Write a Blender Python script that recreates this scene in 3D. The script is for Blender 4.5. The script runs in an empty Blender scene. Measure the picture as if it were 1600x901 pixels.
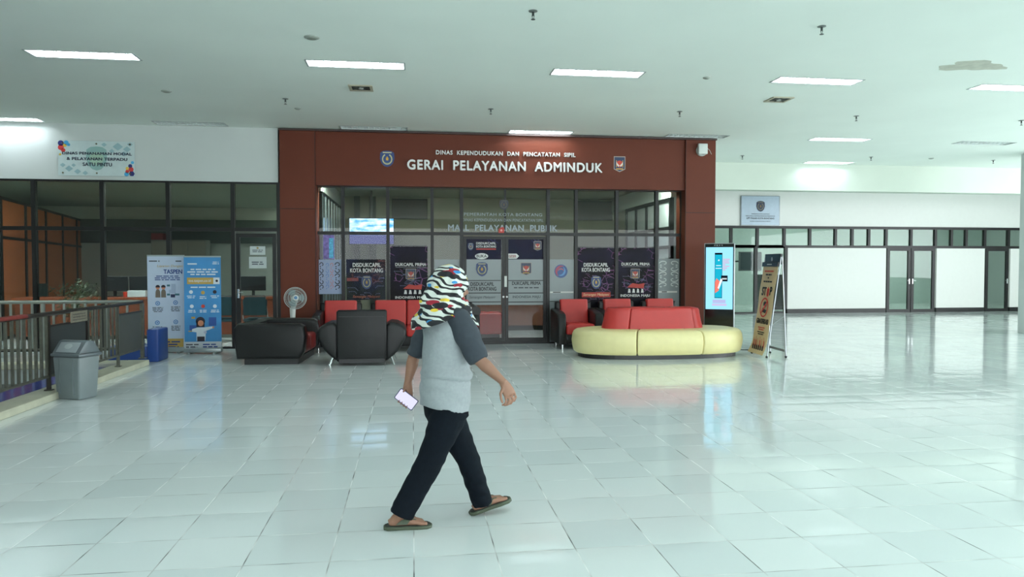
import bpy, bmesh, math, random
from mathutils import Vector, Matrix, noise
import mathutils
random.seed(7)
R = math.radians
scene = bpy.context.scene
COL = scene.collection

# ------------------------------------------------------------------ camera
FPX, CAMH = 1155.0, 1.55
YAW, PIT = math.atan(155 / FPX), math.atan(35 / FPX)
FW = Vector((math.sin(YAW) * math.cos(PIT), math.cos(YAW) * math.cos(PIT), -math.sin(PIT)))
RT = Vector((math.cos(YAW), -math.sin(YAW), 0))
UP = RT.cross(FW)
CAM = Vector((0, 0, CAMH))
cd = bpy.data.cameras.new('camera')
cd.sensor_width = 36.0
cd.lens = FPX / 1600 * 36
cd.clip_end = 200
cam = bpy.data.objects.new('camera', cd)
COL.objects.link(cam)
mw = Matrix((RT, UP, -FW)).transposed().to_4x4()
mw.translation = CAM
cam.matrix_world = mw
scene.camera = cam

# ------------------------------------------------------------------ exposure, world, daylight
scene.view_settings.view_transform = 'Standard'
scene.view_settings.look = 'None'
scene.view_settings.exposure = 0.40
scene.view_settings.gamma = 1.0
scene.view_settings.use_curve_mapping = False
try:
    scene.cycles.max_bounces = 9
    scene.cycles.diffuse_bounces = 5
    scene.cycles.transparent_max_bounces = 16
    scene.cycles.caustics_reflective = False
    scene.cycles.caustics_refractive = False
    scene.cycles.sample_clamp_indirect = 4.0
    scene.cycles.use_denoising = True
except Exception:
    pass
TUBE = 48.0          # strength of the fluorescent tubes
DAY = 1.0            # daylight outside the side windows
wd = bpy.data.worlds.new('world')
scene.world = wd
wd.use_nodes = True
wd.node_tree.nodes['Background'].inputs[0].default_value = (0.88, 0.95, 1.0, 1)
wd.node_tree.nodes['Background'].inputs[1].default_value = DAY

def area_light(name, loc, rot, sx, sy, power, color):
    l = bpy.data.lights.new(name, 'AREA')
    l.shape = 'RECTANGLE'; l.size = sx; l.size_y = sy; l.energy = power; l.color = color
    o = bpy.data.objects.new(name, l); COL.objects.link(o)
    o.location = loc; o.rotation_euler = rot
    return o
# area lights added as daylight fill, by unseen window bands of the right-hand and rear walls (they stand in the window openings)
area_light('daylight_fill', (23.6, 4, 2.3), (0, R(90), 0), 2.6, 22, 1950, (0.93, 0.97, 1.0))
area_light('daylight_fill', (8, -11.6, 2.3), (R(90), 0, 0), 26, 2.6, 1100, (0.93, 0.97, 1.0))

# ------------------------------------------------------------------ pixel -> place
def ray(px, py): return FW * FPX + RT * (px - 800) + UP * (450.5 - py)
def atY(px, py, Y):
    r = ray(px, py); return CAM + r * (Y / r.y)
def atX(px, py, X):
    r = ray(px, py); return CAM + r * (X / r.x)
def atZ(px, py, Z=0.0):
    r = ray(px, py); return CAM + r * ((Z - CAMH) / r.z)

# ------------------------------------------------------------------ materials
def lin(c):
    return tuple((v / 255 / 12.92) if v / 255 <= 0.04045 else ((v / 255 + 0.055) / 1.055) ** 2.4 for v in c)
MATS = {}
def mat(name, rgb, rough=0.5, metal=0.0, var=0.04, scale=8.0, bump=0.0, bscale=60.0, spec=0.5, coat=0.0, emit=0.0):
    if name in MATS: return MATS[name]
    m = bpy.data.materials.new(name); m.use_nodes = True
    nt = m.node_tree; b = nt.nodes['Principled BSDF']
    c = lin(rgb)
    tc = nt.nodes.new('ShaderNodeTexCoord')
    n = nt.nodes.new('ShaderNodeTexNoise'); n.inputs['Scale'].default_value = scale; n.inputs['Detail'].default_value = 3
    nt.links.new(tc.outputs['Object'], n.inputs['Vector'])
    r = nt.nodes.new('ShaderNodeValToRGB')
    r.color_ramp.elements[0].position = 0.3; r.color_ramp.elements[1].position = 0.7
    r.color_ramp.elements[0].color = (*[v * (1 - var) for v in c], 1)
    r.color_ramp.elements[1].color = (*[min(1, v * (1 + var)) for v in c], 1)
    nt.links.new(n.outputs['Fac'], r.inputs['Fac'])
    nt.links.new(r.outputs['Color'], b.inputs['Base Color'])
    b.inputs['Roughness'].default_value = rough; b.inputs['Metallic'].default_value = metal
    b.inputs['Specular IOR Level'].default_value = spec
    b.inputs['Coat Weight'].default_value = coat
    if emit:
        nt.links.new(r.outputs['Color'], b.inputs['Emission Color']); b.inputs['Emission Strength'].default_value = emit
    if bump:
        n2 = nt.nodes.new('ShaderNodeTexNoise'); n2.inputs['Scale'].default_value = bscale
        nt.links.new(tc.outputs['Object'], n2.inputs['Vector'])
        bp = nt.nodes.new('ShaderNodeBump'); bp.inputs['Strength'].default_value = bump; bp.inputs['Distance'].default_value = 0.01
        nt.links.new(n2.outputs['Fac'], bp.inputs['Height']); nt.links.new(bp.outputs['Normal'], b.inputs['Normal'])
    MATS[name] = m
    return m

def glass_mat(name, tint, rough=0.0, opac=0.0, film=(0, 0, 0), refl=1.0):
    """thin pane: see-through with a tint, a share of film colour, Fresnel mirror on top"""
    if name in MATS: return MATS[name]
    m = bpy.data.materials.new(name); m.use_nodes = True
    nt = m.node_tree; nt.nodes.clear()
    out = nt.nodes.new('ShaderNodeOutputMaterial')
    tr = nt.nodes.new('ShaderNodeBsdfTransparent'); tr.inputs[0].default_value = (*tint, 1)
    df = nt.nodes.new('ShaderNodeBsdfDiffuse'); df.inputs[0].default_value = (*film, 1)
    mx = nt.nodes.new('ShaderNodeMixShader'); mx.inputs[0].default_value = opac
    nt.links.new(tr.outputs[0], mx.inputs[1]); nt.links.new(df.outputs[0], mx.inputs[2])
    gl = nt.nodes.new('ShaderNodeBsdfGlossy'); gl.inputs['Roughness'].default_value = rough
    fr = nt.nodes.new('ShaderNodeFresnel'); fr.inputs[0].default_value = 1.45
    mu = nt.nodes.new('ShaderNodeMath'); mu.operation = 'MULTIPLY'; mu.inputs[1].default_value = refl
    nt.links.new(fr.outputs[0], mu.inputs[0])
    m2 = nt.nodes.new('ShaderNodeMixShader')
    nt.links.new(mu.outputs[0], m2.inputs[0]); nt.links.new(mx.outputs[0], m2.inputs[1]); nt.links.new(gl.outputs[0], m2.inputs[2])
    nt.links.new(m2.outputs[0], out.inputs[0])
    MATS[name] = m
    return m

def emis(name, rgb, s):
    if name in MATS: return MATS[name]
    m = bpy.data.materials.new(name); m.use_nodes = True
    nt = m.node_tree; nt.nodes.clear()
    out = nt.nodes.new('ShaderNodeOutputMaterial'); e = nt.nodes.new('ShaderNodeEmission')
    e.inputs[0].default_value = (*lin(rgb), 1); e.inputs[1].default_value = s
    nt.links.new(e.outputs[0], out.inputs[0]); MATS[name] = m
    return m

def floor_mat():
    m = bpy.data.materials.new('white_glazed_tiles'); m.use_nodes = True
    nt = m.node_tree; N = nt.nodes; L = nt.links; b = N['Principled BSDF']
    tc = N.new('ShaderNodeTexCoord')
    sep = N.new('ShaderNodeSeparateXYZ'); L.new(tc.outputs['Object'], sep.inputs[0])
    def M(op, a, bb=None, c=None):
        n = N.new('ShaderNodeMath'); n.operation = op
        for i, v in enumerate((a, bb, c)):
            if v is None: continue
            if isinstance(v, (int, float)): n.inputs[i].default_value = v
            else: L.new(v, n.inputs[i])
        return n.outputs[0]
    TX, TY, OY = 0.4395, 0.430, 3.93
    u = M('DIVIDE', sep.outputs[0], TX); v = M('DIVIDE', M('SUBTRACT', sep.outputs[1], OY), TY)
    fu, fv = M('FLOOR', u), M('FLOOR', v)
    du = M('MULTIPLY', M('ABSOLUTE', M('SUBTRACT', M('SUBTRACT', u, fu), 0.5)), TX)
    dv = M('MULTIPLY', M('ABSOLUTE', M('SUBTRACT', M('SUBTRACT', v, fv), 0.5)), TY)
    ju = M('GREATER_THAN', du, TX / 2 - 0.0030); jv = M('GREATER_THAN', dv, TY / 2 - 0.0028)
    joint = M('MAXIMUM', ju, jv)
    cell = N.new('ShaderNodeCombineXYZ'); L.new(fu, cell.inputs[0]); L.new(fv, cell.inputs[1])
    wn = N.new('ShaderNodeTexWhiteNoise'); wn.noise_dimensions = '2D'; L.new(cell.outputs[0], wn.inputs['Vector'])
    # tile colour: small batch differences
    rp = N.new('ShaderNodeValToRGB')
    rp.color_ramp.elements[0].color = (*lin((217, 227, 227)), 1); rp.color_ramp.elements[1].color = (*lin((230, 238, 237)), 1)
    L.new(wn.outputs['Value'], rp.inputs[0])
    # joint colour: patchy pale and dirty
    nz = N.new('ShaderNodeTexNoise'); nz.inputs['Scale'].default_value = 2.3; L.new(tc.outputs['Object'], nz.inputs['Vector'])
    rj = N.new('ShaderNodeValToRGB'); rj.color_ramp.elements[0].position = 0.38; rj.color_ramp.elements[1].position = 0.6
    rj.color_ramp.elements[0].color = (*lin((62, 66, 66)), 1); rj.color_ramp.elements[1].color = (*lin((240, 244, 242)), 1)
    L.new(nz.outputs['Fac'], rj.inputs[0])
    mix = N.new('ShaderNodeMix'); mix.data_type = 'RGBA'
    L.new(joint, mix.inputs[0]); L.new(rp.outputs[0], mix.inputs[6]); L.new(rj.outputs[0], mix.inputs[7])
    L.new(mix.outputs[2], b.inputs['Base Color'])
    b.inputs['Specular IOR Level'].default_value = 0.6
    L.new(M('MULTIPLY_ADD', joint, 0.5, 0.075), b.inputs['Roughness'])
    # each tile lies at its own slight tilt and is faintly pillowed
    pil = M('MULTIPLY', M('ADD', M('POWER', M('DIVIDE', du, TX / 2), 4.0), M('POWER', M('DIVIDE', dv, TY / 2), 4.0)), -0.0007)
    sc = N.new('ShaderNodeSeparateXYZ'); L.new(wn.outputs['Color'], sc.inputs[0])
    lu = M('SUBTRACT', M('SUBTRACT', u, fu), 0.5); lv = M('SUBTRACT', M('SUBTRACT', v, fv), 0.5)
    tilt = M('ADD', M('MULTIPLY', lu, M('SUBTRACT', sc.outputs[0], 0.5)), M('MULTIPLY', lv, M('SUBTRACT', sc.outputs[1], 0.5)))
    nb = N.new('ShaderNodeTexNoise'); nb.inputs['Scale'].default_value = 3.0; nb.inputs['Detail'].default_value = 1; L.new(tc.outputs['Object'], nb.inputs['Vector'])
    h = M('ADD', M('ADD', pil, M('MULTIPLY', tilt, 0.0022)), M('MULTIPLY', nb.outputs['Fac'], 0.0012))
    h = M('SUBTRACT', h, M('MULTIPLY', joint, 0.0008))
    bp = N.new('ShaderNodeBump'); bp.inputs['Distance'].default_value = 1.0; bp.inputs['Strength'].default_value = 1.0
    L.new(h, bp.inputs['Height']); L.new(bp.outputs['Normal'], b.inputs['Normal'])
    return m

def poster_mat(name, dark, streak, opac, line=(150, 90, 160), th=0.035):
    """printed see-through film: dark ground with circuit-like line work"""
    m = bpy.data.materials.new(name); m.use_nodes = True
    nt = m.node_tree; N = nt.nodes; L = nt.links; N.clear()
    out = N.new('ShaderNodeOutputMaterial'); tc = N.new('ShaderNodeTexCoord')
    n1 = N.new('ShaderNodeTexNoise'); n1.inputs['Scale'].default_value = 2.2; L.new(tc.outputs['Object'], n1.inputs['Vector'])
    r1 = N.new('ShaderNodeValToRGB'); r1.color_ramp.elements[0].position = 0.42; r1.color_ramp.elements[1].position = 0.68
    r1.color_ramp.elements[0].color = (*lin(dark), 1); r1.color_ramp.elements[1].color = (*lin(streak), 1)
    L.new(n1.outputs['Fac'], r1.inputs[0])
    v = N.new('ShaderNodeTexVoronoi'); v.feature = 'DISTANCE_TO_EDGE'; v.distance = 'EUCLIDEAN'
    v.inputs['Scale'].default_value = 7.0; L.new(tc.outputs['Object'], v.inputs['Vector'])
    g = N.new('ShaderNodeMath'); g.operation = 'LESS_THAN'; g.inputs[1].default_value = th; L.new(v.outputs['Distance'], g.inputs[0])
    n3 = N.new('ShaderNodeTexNoise'); n3.inputs['Scale'].default_value = 1.7; L.new(tc.outputs['Object'], n3.inputs['Vector'])
    g2 = N.new('ShaderNodeMath'); g2.operation = 'GREATER_THAN'; g2.inputs[1].default_value = 0.52; L.new(n3.outputs['Fac'], g2.inputs[0])
    g3 = N.new('ShaderNodeMath'); g3.operation = 'MULTIPLY'; L.new(g.outputs[0], g3.inputs[0]); L.new(g2.outputs[0], g3.inputs[1])
    mx = N.new('ShaderNodeMix'); mx.data_type = 'RGBA'; L.new(g3.outputs[0], mx.inputs[0]); L.new(r1.outputs[0], mx.inputs[6])
    mx.inputs[7].default_value = (*lin(line), 1)
    d = N.new('ShaderNodeBsdfPrincipled'); d.inputs['Roughness'].default_value = 0.4; d.inputs['Specular IOR Level'].default_value = 0.15; L.new(mx.outputs[2], d.inputs['Base Color'])
    t = N.new('ShaderNodeBsdfTransparent'); t.inputs[0].default_value = (0.8, 0.85, 0.85, 1)
    ms = N.new('ShaderNodeMixShader'); ms.inputs[0].default_value = opac
    L.new(t.outputs[0], ms.inputs[1]); L.new(d.outputs[0], ms.inputs[2]); L.new(ms.outputs[0], out.inputs[0])
    MATS[name] = m
    return m

# ------------------------------------------------------------------ mesh helpers
def box(bm, x0, x1, y0, y1, z0, z1, bev=0.0, seg=2):
    vs = [bm.verts.new((x, y, z)) for x in (x0, x1) for y in (y0, y1) for z in (z0, z1)]
    idx = [(0, 1, 3, 2), (4, 6, 7, 5), (0, 4, 5, 1), (2, 3, 7, 6), (0, 2, 6, 4), (1, 5, 7, 3)]
    fs = [bm.faces.new([vs[i] for i in f]) for f in idx]
    bmesh.ops.recalc_face_normals(bm, faces=fs)
    if bev:
        es = {e for f in fs for e in f.edges}
        bmesh.ops.bevel(bm, geom=list(es), offset=bev, segments=seg, profile=0.5, affect='EDGES')
    return vs
def prism(bm, pts, a0, a1, axis='Y', bev=0.0, seg=2):
    """outline pts (u,v) swept along axis: Y -> (u,a,v); X -> (a,u,v); Z -> (u,v,a)"""
    def P(u, v, a): return (u, a, v) if axis == 'Y' else ((a, u, v) if axis == 'X' else (u, v, a))
    A = [bm.verts.new(P(u, v, a0)) for u, v in pts]; B = [bm.verts.new(P(u, v, a1)) for u, v in pts]
    n = len(pts)
    fs = [bm.faces.new(A), bm.faces.new(B[::-1])]
    fs += [bm.faces.new((A[(i + 1) % n], A[i], B[i], B[(i + 1) % n])) for i in range(n)]
    bmesh.ops.recalc_face_normals(bm, faces=fs)
    if bev:
        es = set(fs[0].edges) | set(fs[1].edges)
        bmesh.ops.bevel(bm, geom=list(es), offset=bev, segments=seg, profile=0.5, affect='EDGES')
def tube(bm, p0, p1, r0, r1=None, n=12, cap=True):
    r1 = r0 if r1 is None else r1
    p0, p1 = Vector(p0), Vector(p1); d = (p1 - p0).normalized()
    a = d.orthogonal().normalized(); b = d.cross(a)
    A = [bm.verts.new(p0 + (a * math.cos(t) + b * math.sin(t)) * r0) for t in [2 * math.pi * i / n for i in range(n)]]
    B = [bm.verts.new(p1 + (a * math.cos(t) + b * math.sin(t)) * r1) for t in [2 * math.pi * i / n for i in range(n)]]
    fs = [bm.faces.new((A[i], A[(i + 1) % n], B[(i + 1) % n], B[i])) for i in range(n)]
    if cap: fs += [bm.faces.new(A[::-1]), bm.faces.new(B)]
    bmesh.ops.recalc_face_normals(bm, faces=fs)
def path_tube(bm, pts, r, n=8):
    for a, b in zip(pts[:-1], pts[1:]): tube(bm, a, b, r, n=n)
    for p in pts[1:-1]: ball(bm, p, (r, r, r), 8, 6)
def ball(bm, c, rad, nu=20, nv=14, rot=None):
    m = Matrix.Translation(Vector(c)) @ (rot.to_4x4() if rot else Matrix.Identity(4)) @ Matrix.Diagonal((*rad, 1))
    bmesh.ops.create_uvsphere(bm, u_segments=nu, v_segments=nv, radius=1, matrix=m)
def lathe(bm, prof, c=(0, 0, 0), n=32, ax='Z'):
    rings = []
    for r, h in prof:
        ring = []
        for i in range(n):
            t = 2 * math.pi * i / n
            p = (r * math.cos(t), r * math.sin(t), h) if ax == 'Z' else (r * math.cos(t), h, r * math.sin(t))
            ring.append(bm.verts.new((p[0] + c[0], p[1] + c[1], p[2] + c[2])))
        rings.append(ring)
    fs = []
    for a, b in zip(rings[:-1], rings[1:]):
        fs += [bm.faces.new((a[i], a[(i + 1) % n], b[(i + 1) % n], b[i])) for i in range(n)]
    fs += [bm.faces.new(rings[0][::-1]), bm.faces.new(rings[-1])]
    bmesh.ops.recalc_face_normals(bm, faces=fs)
def BM(): return bmesh.new()

def obj(name, bm, m, parent=None, world=False, smooth=False):
    if world and parent is not None:
        bm.transform(parent.matrix_basis.inverted())
    me = bpy.data.meshes.new(name)
    bm.to_mesh(me); bm.free()
    for mm in (m if isinstance(m, (list, tuple)) else [m]): me.materials.append(mm)
    if smooth:
        me.polygons.foreach_set('use_smooth', [True] * len(me.polygons))
        try: me.set_sharp_from_angle(angle=R(38))
        except Exception: pass
    o = bpy.data.objects.new(name, me); COL.objects.link(o)
    if parent is not None: o.parent = parent
    return o
def tag(o, label=None, cat=None, group=None, kind=None):
    if label: o['label'] = label
    if cat: o['category'] = cat
    if group: o['group'] = group
    if kind: o['kind'] = kind
    return o
def thing(name, label, cat, loc=(0, 0, 0), rz=0.0, group=None, kind=None):
    o = bpy.data.objects.new(name, None); COL.objects.link(o)
    o.empty_display_size = 0.1
    o.location = loc; o.rotation_euler = (0, 0, rz)
    # keep matrix_basis current without a depsgraph update
    o.matrix_basis = Matrix.Translation(Vector(loc)) @ Matrix.Rotation(rz, 4, 'Z')
    return tag(o, label, cat, group, kind)
def dup(root, loc, rz=None, label=None, group=None):
    r = root.copy(); COL.objects.link(r); r.location = loc
    if rz is not None: r.rotation_euler = (0, 0, rz)
    if label: r['label'] = label
    if group: r['group'] = group
    for ch in list(root.children):
        c = ch.copy(); COL.objects.link(c); c.parent = r
        for g in ch.children:
            d = g.copy(); COL.objects.link(d); d.parent = c
    return r
def struct(name, bm, m, parent=None, world=True, label=None, smooth=False):
    o = obj(name, bm, m, parent, world, smooth)
    if parent is None: tag(o, label, None, None, 'structure')
    return o

def text_bm(s, w, h, thick=0.004, bold=0.0, space=1.0, font_shear=0.0):
    """lettering as a mesh in the XZ plane, facing -Y, centred on 0, fitted to w x h"""
    cu = bpy.data.curves.new('lettering', 'FONT'); cu.body = s; cu.size = 1.0
    cu.extrude = 0.02; cu.space_character = space; cu.resolution_u = 4; cu.shear = font_shear
    o = bpy.data.objects.new('lettering', cu)
    COL.objects.link(o)
    bpy.context.view_layer.update()
    me = bpy.data.meshes.new_from_object(o.evaluated_get(bpy.context.evaluated_depsgraph_get()))
    bm = BM()
    for k_, (dx, dy) in enumerate(((-1, 0), (1, 0), (0, 1), (0, -1), (0, 0)) if bold else ((0, 0),)):     # strokes thickened by nudged outlines
        n0 = len(bm.verts); bm.from_mesh(me); bm.verts.ensure_lookup_table()
        for v in bm.verts[n0:]: v.co.x += dx * bold; v.co.y += dy * bold * .8; v.co.z *= 1 + .15 * k_
    bpy.data.objects.remove(o); bpy.data.curves.remove(cu); bpy.data.meshes.remove(me)
    xs = [v.co.x for v in bm.verts]; ys = [v.co.y for v in bm.verts]
    x0, x1, y0, y1 = min(xs), max(xs), min(ys), max(ys)
    for v in bm.verts:
        x, y, z = v.co
        v.co = ((x - (x0 + x1) / 2) / (x1 - x0) * w, -z / 0.02 * thick / 2, (y - (y0 + y1) / 2) / (y1 - y0) * h)
    return bm
def text(name, s, cx, y, cz, w, h, m, parent, thick=0.004, bold=0.0, space=1.0, world=False, shear=0.0):
    bm = text_bm(s, w, h, thick, bold, space, shear)
    bm.transform(Matrix.Translation((cx, y, cz)))
    return obj(name, bm, m, parent, world)
def text_px(name, s, x0, y0, x1, y1, Y, m, parent, thick=0.003, bold=0.0, space=1.0, shear=0.0):
    a, b = atY(x0, y0, Y), atY(x1, y1, Y)
    return text(name, s, (a.x + b.x) / 2, Y, (a.z + b.z) / 2, abs(b.x - a.x), abs(a.z - b.z), m, parent, thick, bold, space, True, shear)
def lines_bm(bm, x0, x1, z0, z1, y, rows, thick=0.002, fill=0.55, rnd=None, center=True):
    """unreadable small print: rows of word-long dashes"""
    rnd = rnd or random
    hh = (z1 - z0) / rows
    for k in range(rows):
        zc = z1 - (k + 0.5) * hh
        wid = (x1 - x0) * rnd.uniform(0.7, 1.0)
        xs = (x0 + x1) / 2 - wid / 2 if center else x0
        x = xs
        while x < xs + wid:
            w = min(rnd.uniform(1.2, 3.5) * hh, xs + wid - x)
            if w < 0.003: break
            box(bm, x, x + w, y - thick, y, zc - hh * fill / 2, zc + hh * fill / 2)
            x += w + hh * 0.5
def disc_pts(cx, cz, r, n=28, sx=1.0): return [(cx + r * sx * math.cos(2 * math.pi * i / n), cz + r * math.sin(2 * math.pi * i / n)) for i in range(n)]
def shield_pts(cx, cz, w, h, round_=True):
    if round_:
        p = [(-.5, .36), (-.30, .47), (0, .5), (.30, .47), (.5, .36), (.53, .0), (.42, -.28), (.22, -.44), (0, -.5), (-.22, -.44), (-.42, -.28), (-.53, .0)]
    else:
        p = [(-.5, .5), (.5, .5), (.5, -.32), (0, -.5), (-.5, -.32)]
    return [(cx + u * w, cz + v * h) for u, v in p]
def emblem(cx, cz, y, w, h, parent, kind, dim=1.0, nm='emblem'):
    """city / ministry coat of arms as layered plates facing -Y (local coords of parent)"""
    def C(c): return tuple(v * dim for v in c)
    k = str(dim)
    if kind == 'city':
        base, ring, core, ink = mat('emblem_blue' + k, C((30, 62, 120)), 0.4), mat('emblem_cream' + k, C((205, 200, 150)), 0.4), mat('emblem_gold' + k, C((225, 170, 50)), 0.4), mat('emblem_teal' + k, C((40, 90, 120)), 0.4)
        bm = BM(); prism(bm, shield_pts(cx, cz, w, h), y - 0.004, y); o = obj(nm, bm, base, parent)
        bm = BM()
        for i in range(26):           # wreath
            a = R(-60) + R(300) * i / 25 + R(90) - R(90)
            a = R(125) + R(290) * i / 25
            px, pz = cx + math.cos(a) * w * .33, cz - h * .02 + math.sin(a) * h * .3
            prism(bm, disc_pts(px, pz, w * .055, 6), y - 0.007, y - 0.004)
        box(bm, cx - w * .32, cx + w * .32, y - .007, y - .004, cz + h * .35, cz + h * .41)
        obj('wreath', bm, ring, o)
        bm = BM(); prism(bm, disc_pts(cx, cz, w * .14, 12), y - .006, y - .004); box(bm, cx - w * .25, cx + w * .25, y - .006, y - .004, cz - h * .3, cz - h * .22)
        obj('inner_disc', bm, ink, o)
        bm = BM(); prism(bm, [(cx - w * .07, cz - h * .1), (cx + w * .07, cz - h * .1), (cx + w * .09, cz + h * .03), (cx, cz + h * .16), (cx - w * .09, cz + h * .03)], y - .008, y - .006)
        obj('flame', bm, core, o)
    else:
        base, edge, red, wh, gold = mat('emblem_navy' + k, C((28, 50, 85)), 0.4), mat('emblem_silver' + k, C((170, 160, 150)), 0.4), mat('emblem_red' + k, C((195, 60, 40)), 0.4), mat('emblem_white' + k, C((220, 215, 205)), 0.4), mat('emblem_gold' + k, C((225, 170, 50)), 0.4)
        bm = BM(); prism(bm, shield_pts(cx, cz, w, h, False), y - 0.004, y); o = obj(nm, bm, edge, parent)
        bm = BM(); prism(bm, shield_pts(cx, cz, w * .9, h * .9, False), y - 0.006, y - .004); obj('field', bm, base, o)
        bm = BM(); prism(bm, disc_pts(cx, cz + h * .02, w * .28, 20), y - 0.008, y - .006); obj('sun_disc', bm, red, o)
        bm = BM()
        for s in (-1, 1):             # spread wings
            prism(bm, [(cx, cz - h * .1), (cx + s * w * .16, cz + h * .02), (cx + s * w * .30, cz + h * .16), (cx + s * w * .26, cz - h * .04), (cx + s * w * .12, cz - h * .16)], y - .010, y - .008)
        obj('bird', bm, wh, o)
        bm = BM(); box(bm, cx - w * .3, cx + w * .3, y - .008, y - .006, cz - h * .33, cz - h * .27); box(bm, cx - w * .3, cx - w * .26, y - .008, y - .006, cz - h * .2, cz + h * .25); box(bm, cx + w * .26, cx + w * .3, y - .008, y - .006, cz - h * .2, cz + h * .25)
        obj('wreath', bm, gold, o)
    return o
# ================================================================== THE SETTING
HC = 4.13
YL, YR, YG, YB, YF = 14.40, 14.33, 14.60, 17.63, 22.9     # left shop wall, red portal, portal glass, beam, far wall
XV, YV0, YV1 = -4.22, 2.5, 12.15                           # edge of the open well on the left
paint_white = mat('white_wall_paint', (196, 203, 200), 0.55, var=0.02, scale=1.5)
paint_beam = mat('pale_beam_paint', (196, 206, 194), 0.5, var=0.02, scale=1.5)
paint_ceil = mat('ceiling_paint', (232, 240, 233), 0.75, var=0.025, scale=0.6)
alu_black = mat('black_aluminium', (13, 15, 15), 0.4, 0.3, var=0.1)
red_panel = mat('brick_red_cladding', (96, 44, 27), 0.5, var=0.05, scale=1.2, spec=.25)
groove = mat('dark_joint', (45, 25, 20), 0.7)
glass = glass_mat('tinted_glass', (0.62, 0.66, 0.62), refl=0.45)
glass_low = glass_mat('tinted_glass_low', (0.56, 0.60, 0.60), refl=0.45)
glass_far = glass_mat('clear_glass', (0.80, 0.85, 0.83), refl=0.3)

bm = BM()
for (x0, x1, y0, y1) in ((XV, 24, -12, 31), (-12, XV, YV1, 31), (-12, XV, -12, YV0)):
    box(bm, x0, x1, y0, y1, -0.25, 0)
struct('floor', bm, floor_mat())

# fixtures recessed in the ceiling
XS = [-10.25, -7.12, -3.98, -0.71, 2.46, 5.60, 8.65, 11.9, 15.1, 18.3]
YS = [-8.4, -3.85, 0.65, 5.25, 9.74, 14.15]
LX, LY = 1.22, 0.30
OFF = {(-3.98, 14.15), (-0.71, 14.15), (5.60, 14.15), (11.9, 14.15)}
fix = [(x, y) for y in YS for x in XS]
fix += [(10.3, 17.33), (7.6, 19.9), (11.9, 19.9), (16.2, 19.9)]
cuts_x = sorted({-12.0, 24.0, *[x - LX / 2 for x, _ in fix], *[x + LX / 2 for x, _ in fix]})
cuts_y = sorted({-12.0, 31.0, *[y - LY / 2 for _, y in fix], *[y + LY / 2 for _, y in fix]})
bm = BM(); vv = {}
def gv(x, y):
    if (x, y) not in vv: vv[(x, y)] = bm.verts.new((x, y, HC))
    return vv[(x, y)]
for xa, xb in zip(cuts_x[:-1], cuts_x[1:]):
    for ya, yb in zip(cuts_y[:-1], cuts_y[1:]):
        xc, yc = (xa + xb) / 2, (ya + yb) / 2
        if any(abs(xc - x) < LX / 2 and abs(yc - y) < LY / 2 for x, y in fix): continue
        bm.faces.new((gv(xa, ya), gv(xa, yb), gv(xb, yb), gv(xb, ya)))
ceil = struct('ceiling', bm, paint_ceil)
bm = BM(); box(bm, -12.2, 24.2, -12.2, 31.2, HC + 0.14, HC + 0.3)
struct('trim_1', bm, paint_ceil, label='ceiling slab above the lamp recesses')

# shell walls
bm = BM(); box(bm, -12, -2.50, YL, YL + 0.16, 3.12, HC); struct('wall_left', bm, paint_white)
bm = BM(); box(bm, -12.2, -12, -12, 31, -4.5, HC); struct('wall_side', bm, paint_white)
bm = BM()   # right wall with a window band
for (y0, y1, z0, z1) in ((-12, 31, 0, 0.9), (-12, 31, 3.7, HC), (-12, -7.2, .9, 3.7), (15.2, 31, .9, 3.7)): box(bm, 24, 24.2, y0, y1, z0, z1)
struct('wall_right', bm, paint_white)
bm = BM()
for (x0, x1, z0, z1) in ((-12, 24, 0, 0.9), (-12, 24, 3.7, HC), (-12, -5.2, .9, 3.7), (21.2, 24, .9, 3.7)): box(bm, x0, x1, -12.2, -12, z0, z1)
struct('wall_rear', bm, paint_white)
bm = BM(); box(bm, -12, 24, 31, 31.2, 0, HC); struct('wall_end', bm, paint_white)
# well below the railing
lowf = mat('grey_lower_floor', (120, 124, 118), 0.5)
bm = BM(); box(bm, -12, XV + .02, YV0, YV1 - .02, -4.6, -4.5); struct('floor_lower', bm, lowf, label='floor of the storey below')
bm = BM()
box(bm, XV, XV + .15, YV0, YV1, -4.5, -.26); box(bm, -12, XV, YV1, YV1 + .15, -4.5, -.26); box(bm, -12, XV, YV0 - .15, YV0, -4.5, -.26)
struct('wall_well', bm, mat('well_paint', (150, 154, 148), 0.7))
# blue tiled ledge and pale curb
bm = BM(); box(bm, XV - 0.75, XV - 0.2, YV0, YV1 - .25, -0.12, 0.02)
def blue_tiles():
    m = mat('glossy_blue_tiles', (66, 78, 160), 0.12, var=0.2, scale=14)
    return m
struct('trim_2', bm, blue_tiles(), label='blue tiled ledge inside the railing')
bm = BM(); box(bm, XV - 0.2, XV + .12, 1.0, YV1 + .06, 0, 0.085, bev=.012); box(bm, -12, XV - .2, YV1 - .26, YV1 + .06, 0, 0.085, bev=.012)
struct('trim_3', bm, mat('pale_stone_curb', (186, 186, 165), 0.35, var=0.12, scale=5), label='pale stone curb under the railing')

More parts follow.
